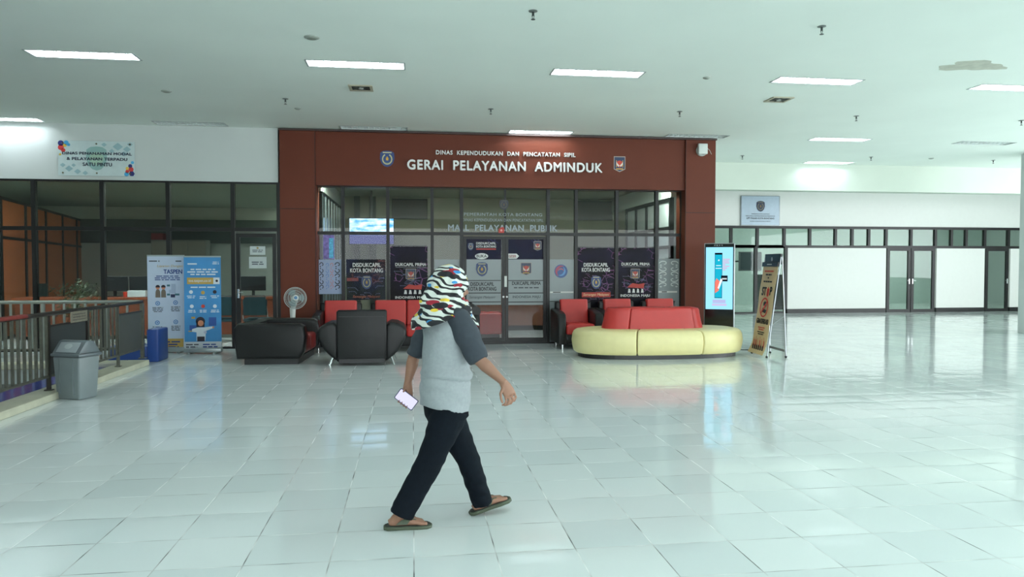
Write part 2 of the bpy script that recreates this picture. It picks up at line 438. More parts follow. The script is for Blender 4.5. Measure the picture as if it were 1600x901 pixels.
# ------------------------------------------------------------------ red portal
xl, xr = atY(437, 300, YR).x, atY(1118, 300, YR).x
pl, pr = atY(493, 300, YR).x, atY(1071, 300, YR).x
ZT, ZF = 4.085, atY(493, 288, YR).z
ZF = (atY(493, 288, YR).z + atY(1070, 297, YR).z) / 2
bm = BM()
box(bm, xl, pl, YR, YG + .25, 0, ZT, bev=.006)
box(bm, pr, xr, YR, YG + .25, 0, ZT, bev=.006)
box(bm, pl, pr, YR + .05, YG + .25, ZF, ZT)
w = struct('wall_portal', bm, red_panel, label='brick red portal wall around the glazed entrance')
bm = BM()
zg = 2.62
box(bm, xl + .01, pl - .01, YR - .001, YR + .002, zg, zg + .012); box(bm, pr + .01, xr - .01, YR - .001, YR + .002, zg, zg + .012)
box(bm, pl - .012, pl, YR - .001, YR + .002, 0.02, ZT - .02); box(bm, pr, pr + .012, YR - .001, YR + .002, .02, ZT - .02)
obj('panel_joint', bm, groove, w)
bm = BM(); box(bm, xl - .015, xr + .015, YR - .03, YG + .25, ZT, ZT + .03); obj('top_cap', bm, mat('dark_cap', (60, 45, 42), .5), w)
# block of wall above and beside the rooms behind the portal
bm = BM(); box(bm, xr - .12, xr, YG + .25, YF, 0, HC); box(bm, xl, xl + .12, YL + .16, YF, 0, HC)
struct('wall_partition', bm, paint_white, label='white partition between the office and the entrance room')

# ------------------------------------------------------------------ glazed walls
def glazing(name, label, x0, x1, z0, z1, Y, mull, trans, gm, fm=alu_black, fw=.06, fd=.10, kind='structure', gm2=None, skip=()):
    """frame of mullions (list of x) and transoms (list of z), one pane per field"""
    g = thing(name, label, None, ((x0 + x1) / 2, Y, z0), kind=kind)
    bm = BM()
    xs = [x0] + list(mull) + [x1]; zs = [z0] + list(trans) + [z1]
    for i, x in enumerate(xs): box(bm, x - fw / 2, x + fw / 2, Y - fd / 2, Y + fd / 2, z0, z1)
    for z in zs: box(bm, x0, x1, Y - fd / 2 + .004, Y + fd / 2 - .004, z - fw / 2, z + fw / 2)
    obj('window_frame', bm, fm, g, True)
    for i in range(len(xs) - 1):
        for k in range(len(zs) - 1):
            if (i, k) in skip: continue
            bm = BM(); box(bm, xs[i] + fw / 2 - .005, xs[i + 1] - fw / 2 + .005, Y - .004, Y + .004, zs[k] + fw / 2 - .005, zs[k + 1] - fw / 2 + .005)
            obj('pane', bm, (gm2 or gm) if k == 0 else gm, g, True)
    return g
def door_leaf(name, label, x0, x1, z0, z1, Y, gm, handle_side, fw=.07, lock=False):
    g = thing(name, label, None, ((x0 + x1) / 2, Y, z0), kind='structure')
    bm = BM()
    box(bm, x0, x0 + fw, Y - .03, Y + .03, z0, z1); box(bm, x1 - fw, x1, Y - .03, Y + .03, z0, z1)
    box(bm, x0 + fw, x1 - fw, Y - .03, Y + .03, z0, z0 + .10); box(bm, x0 + fw, x1 - fw, Y - .03, Y + .03, z1 - fw, z1)
    obj('door_frame', bm, alu_black, g, True)
    bm = BM(); box(bm, x0 + fw - .005, x1 - fw + .005, Y - .004, Y + .004, z0 + .095, z1 - fw + .005); obj('pane', bm, gm, g, True)
    hx = x0 + fw / 2 if handle_side < 0 else x1 - fw / 2
    if lock:
        bm = BM(); tube(bm, (hx, Y - .03, .94), (hx, Y - .05, .94), .02, n=16); obj('door_lock', bm, mat('satin_lock', (150, 152, 150), .4, .8), g, True); return g
    bm = BM(); box(bm, hx - .018, hx + .018, Y - .045, Y - .03, .95, 1.12, bev=.004); tube(bm, (hx, Y - .045, 1.06), (hx, Y - .075, 1.06), .009)
    tube(bm, (hx, Y - .075, 1.06), (hx - handle_side * .10, Y - .075, 1.06), .009)
    obj('door_handle', bm, mat('chrome', (200, 205, 205), .2, 1.0), g, True)
    return g
# left shopfront
ztL, zhL, zdL = 2.235, 3.12, 2.16
ml = [atY(p, 400, YL).x for p in (53, 160, 263, 364)]
mx0 = [ml[0] - (ml[1] - ml[0]) * k for k in (2, 1)]
glazing('window_1', 'left shopfront glazing', -11.4, -2.50, 0.0, zhL, YL + .05, mx0 + ml, [ztL], glass, fw=.07, gm2=glass_low, skip={(6, 0)})
door_leaf('door_1', 'shopfront door beside the red portal', ml[3] + .05, -2.55, 0.02, zdL, YL + .05, glass_low, -1)
# portal glazing
mp = [atY(p, 340, YG).x for p in (536, 606, 675, 721, 856, 899.6, 963, 1025)]
px0, px1 = atY(494, 340, YG).x - .02, atY(1064, 340, YG).x + .02
ztP = atY(789, 365.5, YG).z
g = glazing('window_2', 'glazing inside the red portal', px0, px1, 0.0, ZF + .02, YG, mp, [ztP], glass, fw=.062, gm2=glass_low, skip={(4, 0)})
xm = atY(789, 340, YG).x
bm = BM(); box(bm, xm - .018, xm + .018, YG - .03, YG + .03, ztP, ZF); obj('window_frame', bm, alu_black, g, True)
zdP = ztP - .045
door_leaf('door_2', 'left leaf of the entrance doors', mp[3] + .035, xm - .004, 0.02, zdP, YG, glass_low, 1, fw=.06, lock=True)
door_leaf('door_3', 'right leaf of the entrance doors', xm + .004, mp[4] - .035, 0.02, zdP, YG, glass_low, -1, fw=.06, lock=True)
# far hall wall
zc0, zc1 = 2.19, 2.82
PX = lambda p: atY(p, 400, YF).x
bm = BM(); box(bm, xr, 24, YF, YF + .15, zc1, HC)
for a, b in ((1228, 1384), (1463, 1538), (1578, 1720)): box(bm, PX(a), PX(b), YF - .02, YF + .10, .14, zc0)
struct('wall_far', bm, mat('far_wall_paint', (226, 227, 223), 0.5, var=.01))
bm = BM()
for a, b in ((1228, 1384), (1463, 1538), (1578, 1720)): box(bm, PX(a), PX(b), YF - .03, YF + .08, 0, .14)
struct('baseboard_far', bm, alu_black)
mc = [PX(p) for p in (1142, 1183, 1225, 1265, 1305, 1331, 1357, 1384, 1423, 1461, 1486, 1509, 1538, 1575, 1604, 1640, 1680)]
glazing('window_3', 'clerestory band over the far wall', xr, PX(1720), zc0, zc1, YF + .02, mc, [], glass_far, fw=.085)
glazing('window_4', 'open shop bay at the left end of the far wall', xr, PX(1228), 0, zc0, YF + .02, [PX(1181)], [], glass_far, fw=.10)
door_leaf('door_4', 'left glass door of the far pair', PX(1386), PX(1423), 0, zc0 - .03, YF + .02, glass_far, 1, fw=.10)
door_leaf('door_5', 'right glass door of the far pair', PX(1424), PX(1461), 0, zc0 - .03, YF + .02, glass_far, -1, fw=.10)
door_leaf('door_6', 'single far glass door', PX(1540), PX(1576), 0, zc0 - .03, YF + .02, glass_far, 1, fw=.10)
# beam across the far hall, column at the right
zb = atY(1350, 299, YB).z
bm = BM(); box(bm, xr, 24, YB, YB + .35, zb, HC); struct('trim_4', bm, paint_beam, label='pale beam across the far hall')
cx = atY(1591, 450, 15.45).x
bm = BM(); box(bm, cx, cx + .6, 14.85, 15.45, 0, HC, bev=.01); struct('column', bm, paint_white, label='white square column at the right edge')

# ------------------------------------------------------------------ rooms behind the glass
wall_in = mat('cream_inner_wall', (180, 178, 158), 0.7, var=.04, scale=2)
wall_in2 = mat('grey_inner_wall', (200, 203, 192), 0.7, var=.04, scale=2)
bm = BM(); box(bm, xl + .12, xr - .12, 19.6, 19.72, 0, HC); struct('wall_entrance_rear', bm, wall_in)
bm = BM(); box(bm, xl + .12, xr - .12, YG + .26, 19.6, 3.35, 3.40); struct('ceiling_entrance', bm, mat('inner_ceiling', (150, 150, 135), .8))
bm = BM(); box(bm, -12, xl, 24.6, 24.72, 0, 3.4); struct('wall_office_rear', bm, wall_in2)
bm = BM(); box(bm, -12, xl, YL + .17, 24.6, 3.40, 3.45); struct('ceiling_office', bm, mat('office_ceiling', (150, 160, 150), .8))
bm = BM(); box(bm, -12, xl, 24.5, 24.6, 2.27, 3.01); struct('trim_5', bm, mat('bulkhead', (80, 90, 85), .6), label='dark bulkhead along the office rear wall')
bm = BM(); box(bm, xr, 24, 28.5, 28.6, 0, HC); struct('wall_shop_rear', bm, mat('shop_wall', (190, 205, 198), .6))
# ------------------------------------------------------------------ ceiling lamps
tube_on = emis('fluorescent_tube_lit', (240, 248, 255), TUBE)
tube_off = mat('fluorescent_tube_dark', (200, 210, 208), .4)
housing = mat('white_reflector', (225, 232, 230), .35)
rim = mat('lamp_rim', (150, 158, 156), .4)
def lamp_proto(on):
    t = thing('ceiling_light', 'recessed louvred fluorescent ceiling light', 'light', (0, 0, HC))
    bm = BM(); hx, hy = LX / 2, LY / 2
    box(bm, -hx, hx, -hy, hy, .095, .105)
    for s in (-1, 1):
        box(bm, -hx, hx, s * hy - .004, s * hy + .004, 0, .1); box(bm, s * hx - .004, s * hx + .004, -hy, hy, 0, .1)
    obj('housing', bm, housing, t)
    bm = BM()
    for s in (-1, 1):
        box(bm, -hx - .015, hx + .015, s * (hy + .006) - .009, s * (hy + .006) + .009, -.006, 0)
        box(bm, s * (hx + .006) - .009, s * (hx + .006) + .009, -hy, hy, -.006, 0)
    obj('rim', bm, rim, t)
    for s in (-1, 1):
        bm = BM(); tube(bm, (-hx + .04, s * .072, .055), (hx - .04, s * .072, .055), .016, n=10)
        obj('lamp_tube', bm, tube_on if on else tube_off, t)
    bm = BM()
    for k in range(1, 12): x = -hx + LX * k / 12; box(bm, x - .003, x + .003, -hy, hy, .004, .034)
    box(bm, -hx, hx, -.006, .006, .002, .04)
    obj('louvre', bm, housing, t)
    return t
names_x = {}
lamp_on, lamp_off = lamp_proto(True), lamp_proto(False)
used = {True: False, False: False}
def place_lamp(x, y, on, label):
    p = lamp_on if on else lamp_off
    if not used[on]:
        used[on] = True; o = p; o.location = (x, y, HC); o['label'] = label
    else: o = dup(p, (x, y, HC), label=label)
    o['group'] = 'recessed fluorescent ceiling lights'
vis = {(-3.98, 9.74): 'lit ceiling light nearest the upper left corner of the hall view',
       (-0.71, 9.74): 'lit ceiling light above and left of the red portal, in front of the square vent',
       (2.46, 9.74): 'lit ceiling light in the near row, above the last word of the portal lettering',
       (5.60, 9.74): 'lit ceiling light in the near row, just in front of the right square vent',
       (8.65, 9.74): 'lit near-row ceiling light cut by the right edge, beside the stained ceiling patch',
       (-7.12, 14.15): 'lit ceiling light at the left edge, close to the white wall above the shopfront',
       (-3.98, 14.15): 'unlit ceiling light above the white wall right of the coloured office sign',
       (-0.71, 14.15): 'unlit ceiling light over the left part of the red portal',
       (2.46, 14.15): 'lit ceiling light throwing a glow on the middle of the red portal',
       (5.60, 14.15): 'unlit ceiling light over the right end of the red portal near the white box',
       (8.65, 14.15): 'lit ceiling light right of the red portal, in front of the pale beam',
       (11.9, 14.15): 'unlit ceiling light above the white column at the right',
       (10.3, 17.33): 'ceiling light close against the pale beam'}
for (x, y) in fix:
    place_lamp(x, y, (x, y) not in OFF, vis.get((x, y), 'lit recessed ceiling light outside the framed view'))
# fill lamps added out of sight to brighten the rooms behind the glass
def room_fill(x, y, z, s, label):
    t = thing('fill_lamp_panel', label, 'light', (x, y, z))
    bm = BM(); box(bm, -.6, .6, -.15, .15, -.04, 0, bev=.005); obj('fill_body', bm, housing, t)
    bm = BM(); box(bm, -.57, .57, -.12, .12, -.046, -.041); obj('fill_diffuser', bm, emis('room_fill_glow_%s' % s, (235, 245, 240), s), t)
room_fill(-1.0, 15.05, 3.35, 150, 'unseen fill lamp added at the left side of the entrance room')
room_fill(2.2, 15.05, 3.35, 110, 'unseen fill lamp added in the middle of the entrance room')
room_fill(5.3, 15.05, 3.35, 150, 'unseen fill lamp added at the right side of the entrance room')
room_fill(-7.9, 14.87, 3.40, 240, 'unseen fill lamp added in the office to brighten the orange partition')
room_fill(-4.6, 14.87, 3.40, 300, 'unseen fill lamp added in the office in front of the counter')
room_fill(-3.3, 23.6, 3.40, 60, 'fill lamp added far back in the office above the cupboards')
room_fill(9.5, 26, HC, 80, 'unseen fill lamp added in the shop behind the left end of the far wall')
room_fill(15.0, 26, HC, 80, 'unseen fill lamp added in the shop behind the far pair of glass doors')
room_fill(19.5, 26, HC, 80, 'unseen fill lamp added in the shop behind the single far door')

# vents, sprinklers, round plates
def vent(px, py, label):
    p = atZ(px, py, HC); t = thing('ceiling_vent', label, 'vent', (p.x, p.y, HC), group='square exhaust vents')
    bm = BM(); 
    for s in (-1, 1): box(bm, -.17, .17, s * .15 - .02, s * .15 + .02, -.015, 0); box(bm, s * .15 - .02, s * .15 + .02, -.13, .13, -.015, 0)
    obj('vent_frame', bm, mat('vent_cream', (170, 165, 145), .5), t)
    bm = BM(); box(bm, -.13, .13, -.13, .13, -.004, 0); obj('vent_cavity', bm, mat('vent_dark', (45, 48, 45), .8), t)
    bm = BM()
    for k in range(5):
        a = k * 2 * math.pi / 5
        prism(bm, [(math.cos(a) * .03, math.sin(a) * .03), (math.cos(a - .3) * .12, math.sin(a - .3) * .12), (math.cos(a + .4) * .12, math.sin(a + .4) * .12)], -.012, -.008, 'Z')
    obj('fan_blade', bm, mat('blade_dark', (70, 74, 70), .6), t)
    bm = BM(); tube(bm, (0, 0, -.02), (0, 0, -.004), .035); obj('fan_hub', bm, mat('hub_pale', (165, 170, 165), .4), t)
vent(564, 137, 'square dark ceiling vent left of the middle, above the red portal')
vent(1217, 155, 'square dark ceiling vent at the right, behind a lit ceiling light')
sp_m = mat('sprinkler_steel', (70, 78, 76), .35, .7)
sp = thing('ceiling_sprinkler', 'sprinkler', 'sprinkler', (0, 0, HC), group='ceiling sprinklers')
bm = BM(); lathe(bm, [(.045, -.001), (.045, -.006), (.018, -.012)], n=20); obj('escutcheon', bm, mat('escutcheon', (120, 128, 126), .4, .5), sp)
bm = BM(); tube(bm, (0, 0, -.01), (0, 0, -.05), .012)
for s in (-1, 1): tube(bm, (s * .012, 0, -.045), (s * .004, 0, -.085), .003)
obj('nozzle', bm, sp_m, sp)
bm = BM(); lathe(bm, [(.022, -.088), (.022, -.084)], n=12); obj('deflector', bm, sp_m, sp)
first = True
for (px, py, lb) in ((833, 17, 'dark sprinkler at the top of the picture, nearest the camera'), (1284, 41, 'sprinkler in front of the near lit light at the right'),
                     (446, 154, 'sprinkler between two square-on lit lights, left of the red portal'), (767, 170, 'sprinkler over the middle of the red portal'),
                     (1062, 174, 'sprinkler above the right end of the red portal'), (1338, 181, 'sprinkler in front of the lit light before the pale beam'),
                     (1596, 188, 'sprinkler cut by the right edge of the picture'), (1160, 243, 'farthest-left sprinkler just before the pale beam'),
                     (1361, 245, 'middle sprinkler just before the pale beam'), (1552, 250, 'right-hand sprinkler just before the pale beam, near the column')):
    p = atZ(px, py, HC)
    if first: sp.location = p; sp['label'] = lb; first = False
    else: dup(sp, p, label=lb)
for (px, py, r, lb) in ((487, 58, .085, 'round ceiling speaker grille nearest the middle left'), (260, 142, .075, 'flat round ceiling plate left of the red portal'),
                        (1104, 121, .05, 'small round detector on the ceiling between two lit lights'), (1455, 247, .06, 'small round detector just before the pale beam'), (465, 169, .05, 'small round ceiling plate behind a sprinkler left of the red portal')):
    p = atZ(px, py, HC); t = thing('ceiling_plate', lb, 'ceiling fitting', (p.x, p.y, HC))
    bm = BM(); lathe(bm, [(r, -.001), (r, -.008), (r * .8, -.016)], n=28); obj('plate_body', bm, mat('plate_grey', (158, 166, 158), .5), t)
    bm = BM(); lathe(bm, [(r * .62, -.017), (r * .58, -.021)], n=24); obj('grille', bm, mat('plate_dark', (135, 142, 132), .6), t)
# water stain / peeling paint on the ceiling
p = atZ(1520, 103, HC); bm = BM()
pts = []
for i in range(26):
    a = 2 * math.pi * i / 26; rr = 1 + .22 * math.sin(3 * a + 1) + .12 * math.sin(7 * a)
    pts.append((p.x + .42 * rr * math.cos(a), p.y + .22 * rr * math.sin(a)))
prism(bm, pts, HC - .003, HC - .0005, 'Z'); 
struct('trim_6', bm, mat('peeling_paint', (184, 186, 172), .8, var=.13, scale=9), label='stained peeling patch on the ceiling')

# ------------------------------------------------------------------ inside the office on the left
orange = mat('orange_brown_board', (200, 112, 66), .45, var=.10, scale=2.5)
z_or = 3.0
a = atY(-150, 281, 14.62); A = atZ(-2, 306, z_or); B = atZ(137, 346, z_or)
d = (B - A); d.z = 0; L = d.length; ang = math.atan2(d.y, d.x)
A = A - d * 0.0
pt = thing('office_partition', 'orange brown board partition in black frames, slanting back inside the left office', 'partition', (A.x, A.y, 0), ang)
nb = 5
for k in range(nb):
    for (z0, z1) in ((.05, 2.12), (2.18, z_or - .05)):
        bm = BM(); box(bm, L * k / nb + .07, L * (k + 1) / nb - .07, -.02, .02, z0, z1); obj('board', bm, orange, pt)
bm = BM()
for k in range(nb + 1): box(bm, L * k / nb - .08, L * k / nb + .08, -.04, .04, 0, z_or)
for z in (.03, 2.15, z_or - .03): box(bm, 0, L, -.038, .038, z - .03, z + .03)
obj('partition_frame', bm, alu_black, pt)
p = atY(66, 453, YL + .06); bm = BM(); box(bm, p.x - .09, p.x + .09, YL + .054, YL + .058, p.z - .12, p.z + .12)
tag(obj('paper_notice', bm, mat('grey_paper', (120, 125, 118), .7)), 'small grey paper notice inside the left office window', 'notice')
# counter with an orange front, monitors, chairs
ct = thing('service_counter', 'long orange fronted service counter inside the left office', 'counter', (-4.6, 16.6, 0))
bm = BM(); box(bm, -3.6, 2.0, -.02, .02, .08, .84); obj('counter_front', bm, mat('orange_laminate', (112, 56, 34), .4), ct)
bm = BM(); box(bm, -3.65, 2.03, -.05, .65, .84, .89, bev=.006); obj('counter_top', bm, mat('orange_top', (138, 70, 42), .35), ct)
bm = BM()
for x in (-3.55, -1.7, .2, 1.95): box(bm, x - .02, x + .02, .02, .6, 0, .84)
obj('counter_panel', bm, alu_black, ct)
dark_plastic = mat('black_plastic', (22, 24, 26), .4)
mon = thing('computer_monitor', 'monitor', 'monitor', (0, 0, .89), group='monitors on the office counter')
bm = BM(); box(bm, -.27, .27, -.02, .02, .12, .44, bev=.008); obj('monitor_body', bm, dark_plastic, mon)
bm = BM(); box(bm, -.12, .12, -.08, .1, 0, .015); box(bm, -.03, .03, .0, .03, .01, .2); obj('monitor_stand', bm, dark_plastic, mon)
for k, (px, lb) in enumerate(((178, 'black computer monitor on the office counter, left of the white banner'), (395, 'black computer monitor seen through the shopfront door'), (222, 'smaller dark monitor just left of the white roll-up banner'))):
    q = atY(px, 450, 16.9); 
    if k == 0: mon.location = (q.x, 16.95, .89); mon['label'] = lb
    else: dup(mon, (q.x, 16.95, .89), label=lb)
q = atY(206, 459, 16.8); bm = BM(); box(bm, q.x - .02, q.x + .34, 16.60, 16.80, .89, 1.03, bev=.01)
tag(obj('desk_printer', bm, mat('pale_plastic', (200, 205, 205), .4)), 'pale grey desk printer on the office counter beside the white banner', 'printer')
q = atY(205, 459, 16.7); bm = BM(); lathe(bm, [(.045, 0), (.055, .11)], (q.x - .10, 16.68, .89), 16)
tag(obj('pen_cup', bm, mat('red_plastic', (200, 60, 40), .4)), 'small red cup on the office counter', 'cup')
# bushy plant
q = atY(142, 462, 16.0)
pl_ = thing('potted_plant', 'dark leafy plant standing inside the office window', 'plant', (q.x, 15.4, 0))
bm = BM(); lathe(bm, [(.14, 0), (.19, .34), (.2, .36)], n=20); obj('plant_pot', bm, mat('clay_pot', (90, 60, 45), .6), pl_)
bm = BM(); rnd = random.Random(3)
for k in range(26):
    a = rnd.uniform(0, 6.28); r = rnd.uniform(.1, .42); z = rnd.uniform(.65, 1.28)
    tube(bm, (0, 0, .34), (r * math.cos(a) * .8, r * math.sin(a) * .8, z), .005, .003, 5)
obj('stem', bm, mat('plant_stem', (70, 80, 45), .6), pl_)
bm = BM()
for k in range(420):
    a = rnd.uniform(0, 6.28); r = rnd.uniform(0, .46); z = rnd.uniform(.6, 1.32) - r * .3
    c = Vector((r * math.cos(a), r * math.sin(a), z)); n = Vector((rnd.uniform(-1, 1), rnd.uniform(-1, 1), rnd.uniform(-.3, 1))).normalized()
    u = n.orthogonal().normalized(); v = n.cross(u); l = rnd.uniform(.03, .055)
    bm.faces.new([bm.verts.new(c + u * l), bm.verts.new(c + v * l * .4), bm.verts.new(c - u * l), bm.verts.new(c - v * l * .4)])
obj('foliage', bm, mat('dark_leaf', (62, 74, 46), .5, var=.3, scale=30), pl_)
def office_chair(x, y, rz, lb):
    t = thing('office_chair', lb, 'chair', (x, y, 0), rz, group='teal chairs at the office counter')
    teal = mat('teal_fabric', (34, 62, 68), .8)
    bm = BM(); box(bm, -.24, .24, -.24, .24, .42, .49, bev=.03); obj('seat', bm, teal, t)
    bm = BM(); prism(bm, [(-.22, .55), (.22, .55), (.24, .85), (.18, .93), (-.18, .93), (-.24, .85)], -.26, -.21, 'Y', bev=.015); obj('backrest', bm, teal, t)
    for sx in (-1, 1):
        for sy in (-1, 1):
            bm = BM(); tube(bm, (sx * .2, sy * .2, 0), (sx * .2, sy * .2, .43), .012); obj('leg', bm, mat('chrome', (200, 205, 205), .2, 1), t)
    bm = BM()
    for sx in (-1, 1): path_tube(bm, [(sx * .23, -.2, .44), (sx * .24, -.24, .56), (sx * .2, -.25, .95)], .01)
    path_tube(bm, [(-.2, -.25, .95), (.2, -.25, .95)], .01)
    obj('back_frame', bm, mat('chrome', (200, 205, 205), .2, 1), t)
q = atY(400, 480, 15.6); office_chair(q.x, 15.75, 0, 'teal office chair seen through the shopfront door')
q = atY(355, 480, 15.6); office_chair(q.x - .05, 15.8, 0, 'teal office chair just right of the blue roll-up banner')
# shelving / red box on the rear office wall
q = atY(250, 372, 24.3)
bm = BM(); box(bm, q.x - .2, q.x + .15, 24.1, 24.5, q.z - .15, q.z + .15, bev=.01)
tag(obj('wall_box', bm, mat('dull_red', (150, 50, 50), .6)), 'dull red box high on the office rear wall', 'box')
cb = thing('office_cupboard', 'pale grey cupboards with tall doors along the office rear wall', 'cupboard', (atY(322, 400, 23.8).x, 23.8, 0))
bm = BM(); box(bm, -1.6, .0, 0, .5, 0, 2.35); obj('cupboard_body', bm, mat('grey_steel', (150, 150, 142), .5), cb)
for k in range(3):
    bm = BM(); box(bm, -1.58 + k * .53, -1.58 + k * .53 + .50, -.02, 0, .05, 2.3, bev=.005); o = obj('cupboard_door', bm, mat('grey_steel_door', (165, 160, 145), .5), cb)
    bm = BM(); tube(bm, (-1.2 + k * .53, -.04, 1.0), (-1.2 + k * .53, -.04, 1.2), .01); obj('handle', bm, mat('chrome', (200, 205, 205), .2, 1), o)

# ------------------------------------------------------------------ inside the entrance room
# television
Yt = 18.0; a, b = atY(546, 341, Yt), atY(615, 381, Yt)
tv = thing('television', 'wide television showing a blue and white cloudy sky, hanging behind the portal glass', 'television', ((a.x + b.x) / 2, Yt, (a.z + b.z) / 2))
w2, h2 = (b.x - a.x) / 2, (a.z - b.z) / 2
bm = BM(); box(bm, -w2 - .02, w2 + .02, .0, .06, -h2 - .02, h2 + .02, bev=.006); obj('television_body', bm, dark_plastic, tv)
def tv_mat():
    m = bpy.data.materials.new('television_picture'); m.use_nodes = True
    nt = m.node_tree; N = nt.nodes; L = nt.links; N.clear(); out = N.new('ShaderNodeOutputMaterial'); e = N.new('ShaderNodeEmission')
    tc = N.new('ShaderNodeTexCoord'); mp_ = N.new('ShaderNodeMapping'); mp_.inputs['Scale'].default_value = (2.2, 1, 7); L.new(tc.outputs['Object'], mp_.inputs[0])
    n = N.new('ShaderNodeTexNoise'); n.inputs['Scale'].default_value = 1.6; n.inputs['Detail'].default_value = 5; L.new(mp_.outputs[0], n.inputs['Vector'])
    r = N.new('ShaderNodeValToRGB'); r.color_ramp.elements[0].position = .38; r.color_ramp.elements[1].position = .62
    r.color_ramp.elements[0].color = (*lin((70, 150, 215)), 1); r.color_ramp.elements[1].color = (*lin((225, 235, 255)), 1)
    L.new(n.outputs[0], r.inputs[0])
    s = N.new('ShaderNodeSeparateXYZ'); L.new(tc.outputs['Object'], s.inputs[0])
    g = N.new('ShaderNodeMapRange'); g.inputs[1].default_value = -h2 * .35; g.inputs[2].default_value = -h2 * .15; L.new(s.outputs[2], g.inputs[0])
    mx = N.new('ShaderNodeMix'); mx.data_type = 'RGBA'; mx.inputs[6].default_value = (*lin((58, 60, 112)), 1); L.new(g.outputs[0], mx.inputs[0]); L.new(r.outputs[0], mx.inputs[7])
    L.new(mx.outputs[2], e.inputs[0]); e.inputs[1].default_value = 3.2; L.new(e.outputs[0], out.inputs[0]); return m
bm = BM(); box(bm, -w2, w2, -.004, 0, -h2, h2); obj('screen', bm, tv_mat(), tv)
bm = BM(); box(bm, -.02, .02, .0, .04, h2, 3.35 - tv.location.z); obj('ceiling_bracket', bm, dark_plastic, tv)
# back wall: grey posts, dark brown panelled board
for (x0, x1) in ((553, 562), (577, 587)):
    a, b = atY(x0, 300, 19.5), atY(x1, 300, 19.5)
    bm = BM(); box(bm, a.x, b.x, 19.5, 19.6, 0, 3.35); tag(obj('wall_post', bm, mat('grey_post', (95, 100, 95), .6)), 'grey upright strip on the rear wall behind the television, %s' % ('left one' if x0 == 553 else 'right one'), 'post')
def board(px0, px1, y0, y1, lb, c=(92, 84, 80)):
    a, b = atY(px0, y0, 19.45), atY(px1, y1, 19.45); t = thing('wall_board', lb, 'board', ((a.x + b.x) / 2, 19.5, max(b.z, .05)))
    hw = (b.x - a.x) / 2; H_ = min(a.z, 3.3) - max(b.z, .05)
    bm = BM(); box(bm, -hw, hw, 0, .06, 0, H_, bev=.006); obj('board_panel', bm, mat('brown_grey_board', c, .6), t)
    bm = BM(); 
    for z in (0.02, H_ - .02): box(bm, -hw, hw, -.01, 0, z - .02, z + .02)
    obj('board_edge', bm, mat('board_edge', (60, 58, 56), .6), t)
board(612, 668, 240, 342, 'upper brown grey board on the entrance room rear wall, right of the television')
board(612, 668, 383, 480, 'lower dark board on the entrance room rear wall, behind the dark window poster', (60, 52, 60))
board(903, 958, 240, 344, 'upper brown grey board on the rear wall at the right of the entrance room')
board(903, 1000, 385, 480, 'low dark panel on the rear wall behind the right-hand window posters', (62, 56, 54))
# left dark glass cabinet along the side wall
xi = px0 + .06; zt = atY(498, 292, YG).z - .05; zt_left = zt
cbn = thing('glass_partition', 'dark glass partition with thin bright uprights along the left side of the entrance room', 'partition', (xi, YG + .2, 0))
bm = BM(); box(bm, -.03, .03, .15, 4.3, .05, zt); obj('dark_panel', bm, mat('dark_glossy_panel', (26, 36, 40), .15), cbn)
bm = BM()
for k in range(8): box(bm, .03, .045, .2 + .55 * k, .215 + .55 * k, .1, zt - .05)
obj('upright', bm, mat('bright_strip', (170, 180, 185), .3, .5), cbn)
bm = BM(); box(bm, -.03, .05, .1, 4.3, zt - .04, zt); box(bm, .03, .045, .2, 4.3, 2.2, 2.215); obj('rail', bm, alu_black, cbn)
# right glazed partition with pale panels
xi = px1 - .10; zt = atY(1063, 306, YG).z
gp = thing('glazed_partition', 'black framed partition with pale panes along the right side of the entrance room', 'partition', (xi, YG + .2, 0))
bm = BM()
for k in range(5): box(bm, -.04, .04, .1 + .8 * k, .2 + .8 * k, 0, zt)
for z in (.05, 1.95, 2.35, zt - .04): box(bm, -.04, .04, .1, 3.4, z - .035, z + .035)
obj('partition_frame', bm, alu_black, gp)
for k in range(4):
    bm = BM(); box(bm, -.008, .008, .2 + .8 * k, .9 + .8 * k, .1, zt - .08); obj('pane', bm, mat('frosted_pane', (205, 212, 215), .3), gp)
bm = BM(); box(bm, px0 - .02, px0 + .08, YG + .27, 19.6, zt_left + .003, 3.35); struct('wall_entrance_left', bm, paint_white)
bm = BM(); box(bm, px1 - .14, px1 - .04, YG + .27, 19.6, zt + .003, 3.35); struct('wall_entrance_right', bm, paint_white)
# reception desk, red stool sofa inside
ds = thing('reception_desk', 'brown wooden reception desk seen low through the entrance doors', 'desk', (2.0, 17.6, 0))
bm = BM(); box(bm, -1.4, 1.6, 0, .03, .12, .95); obj('desk_front', bm, mat('brown_desk', (120, 66, 42), .5, var=.12), ds)
bm = BM(); box(bm, -1.45, 1.65, -.06, .7, .95, 1.0, bev=.005); obj('desk_top', bm, mat('desk_top', (150, 96, 64), .35), ds)
bm = BM(); box(bm, -1.35, 1.55, .04, .6, 0, .12); obj('plinth', bm, alu_black, ds)
q0, q1 = atY(753, 490, 15.6), atY(783, 520, 15.6)
pf = thing('red_pouffe', 'red padded pouffe seen through the left entrance door', 'pouffe', ((q0.x + q1.x) / 2 - .12, 15.9, 0))
bm = BM(); box(bm, -.36, .36, -.3, .3, .1, .56, bev=.05, seg=4); obj('cushion', bm, mat('red_leatherette', (178, 44, 40), .42, bump=.05, bscale=200), pf, smooth=True)
bm = BM(); box(bm, -.3, .3, -.25, .25, 0, .1); obj('plinth', bm, dark_plastic, pf)
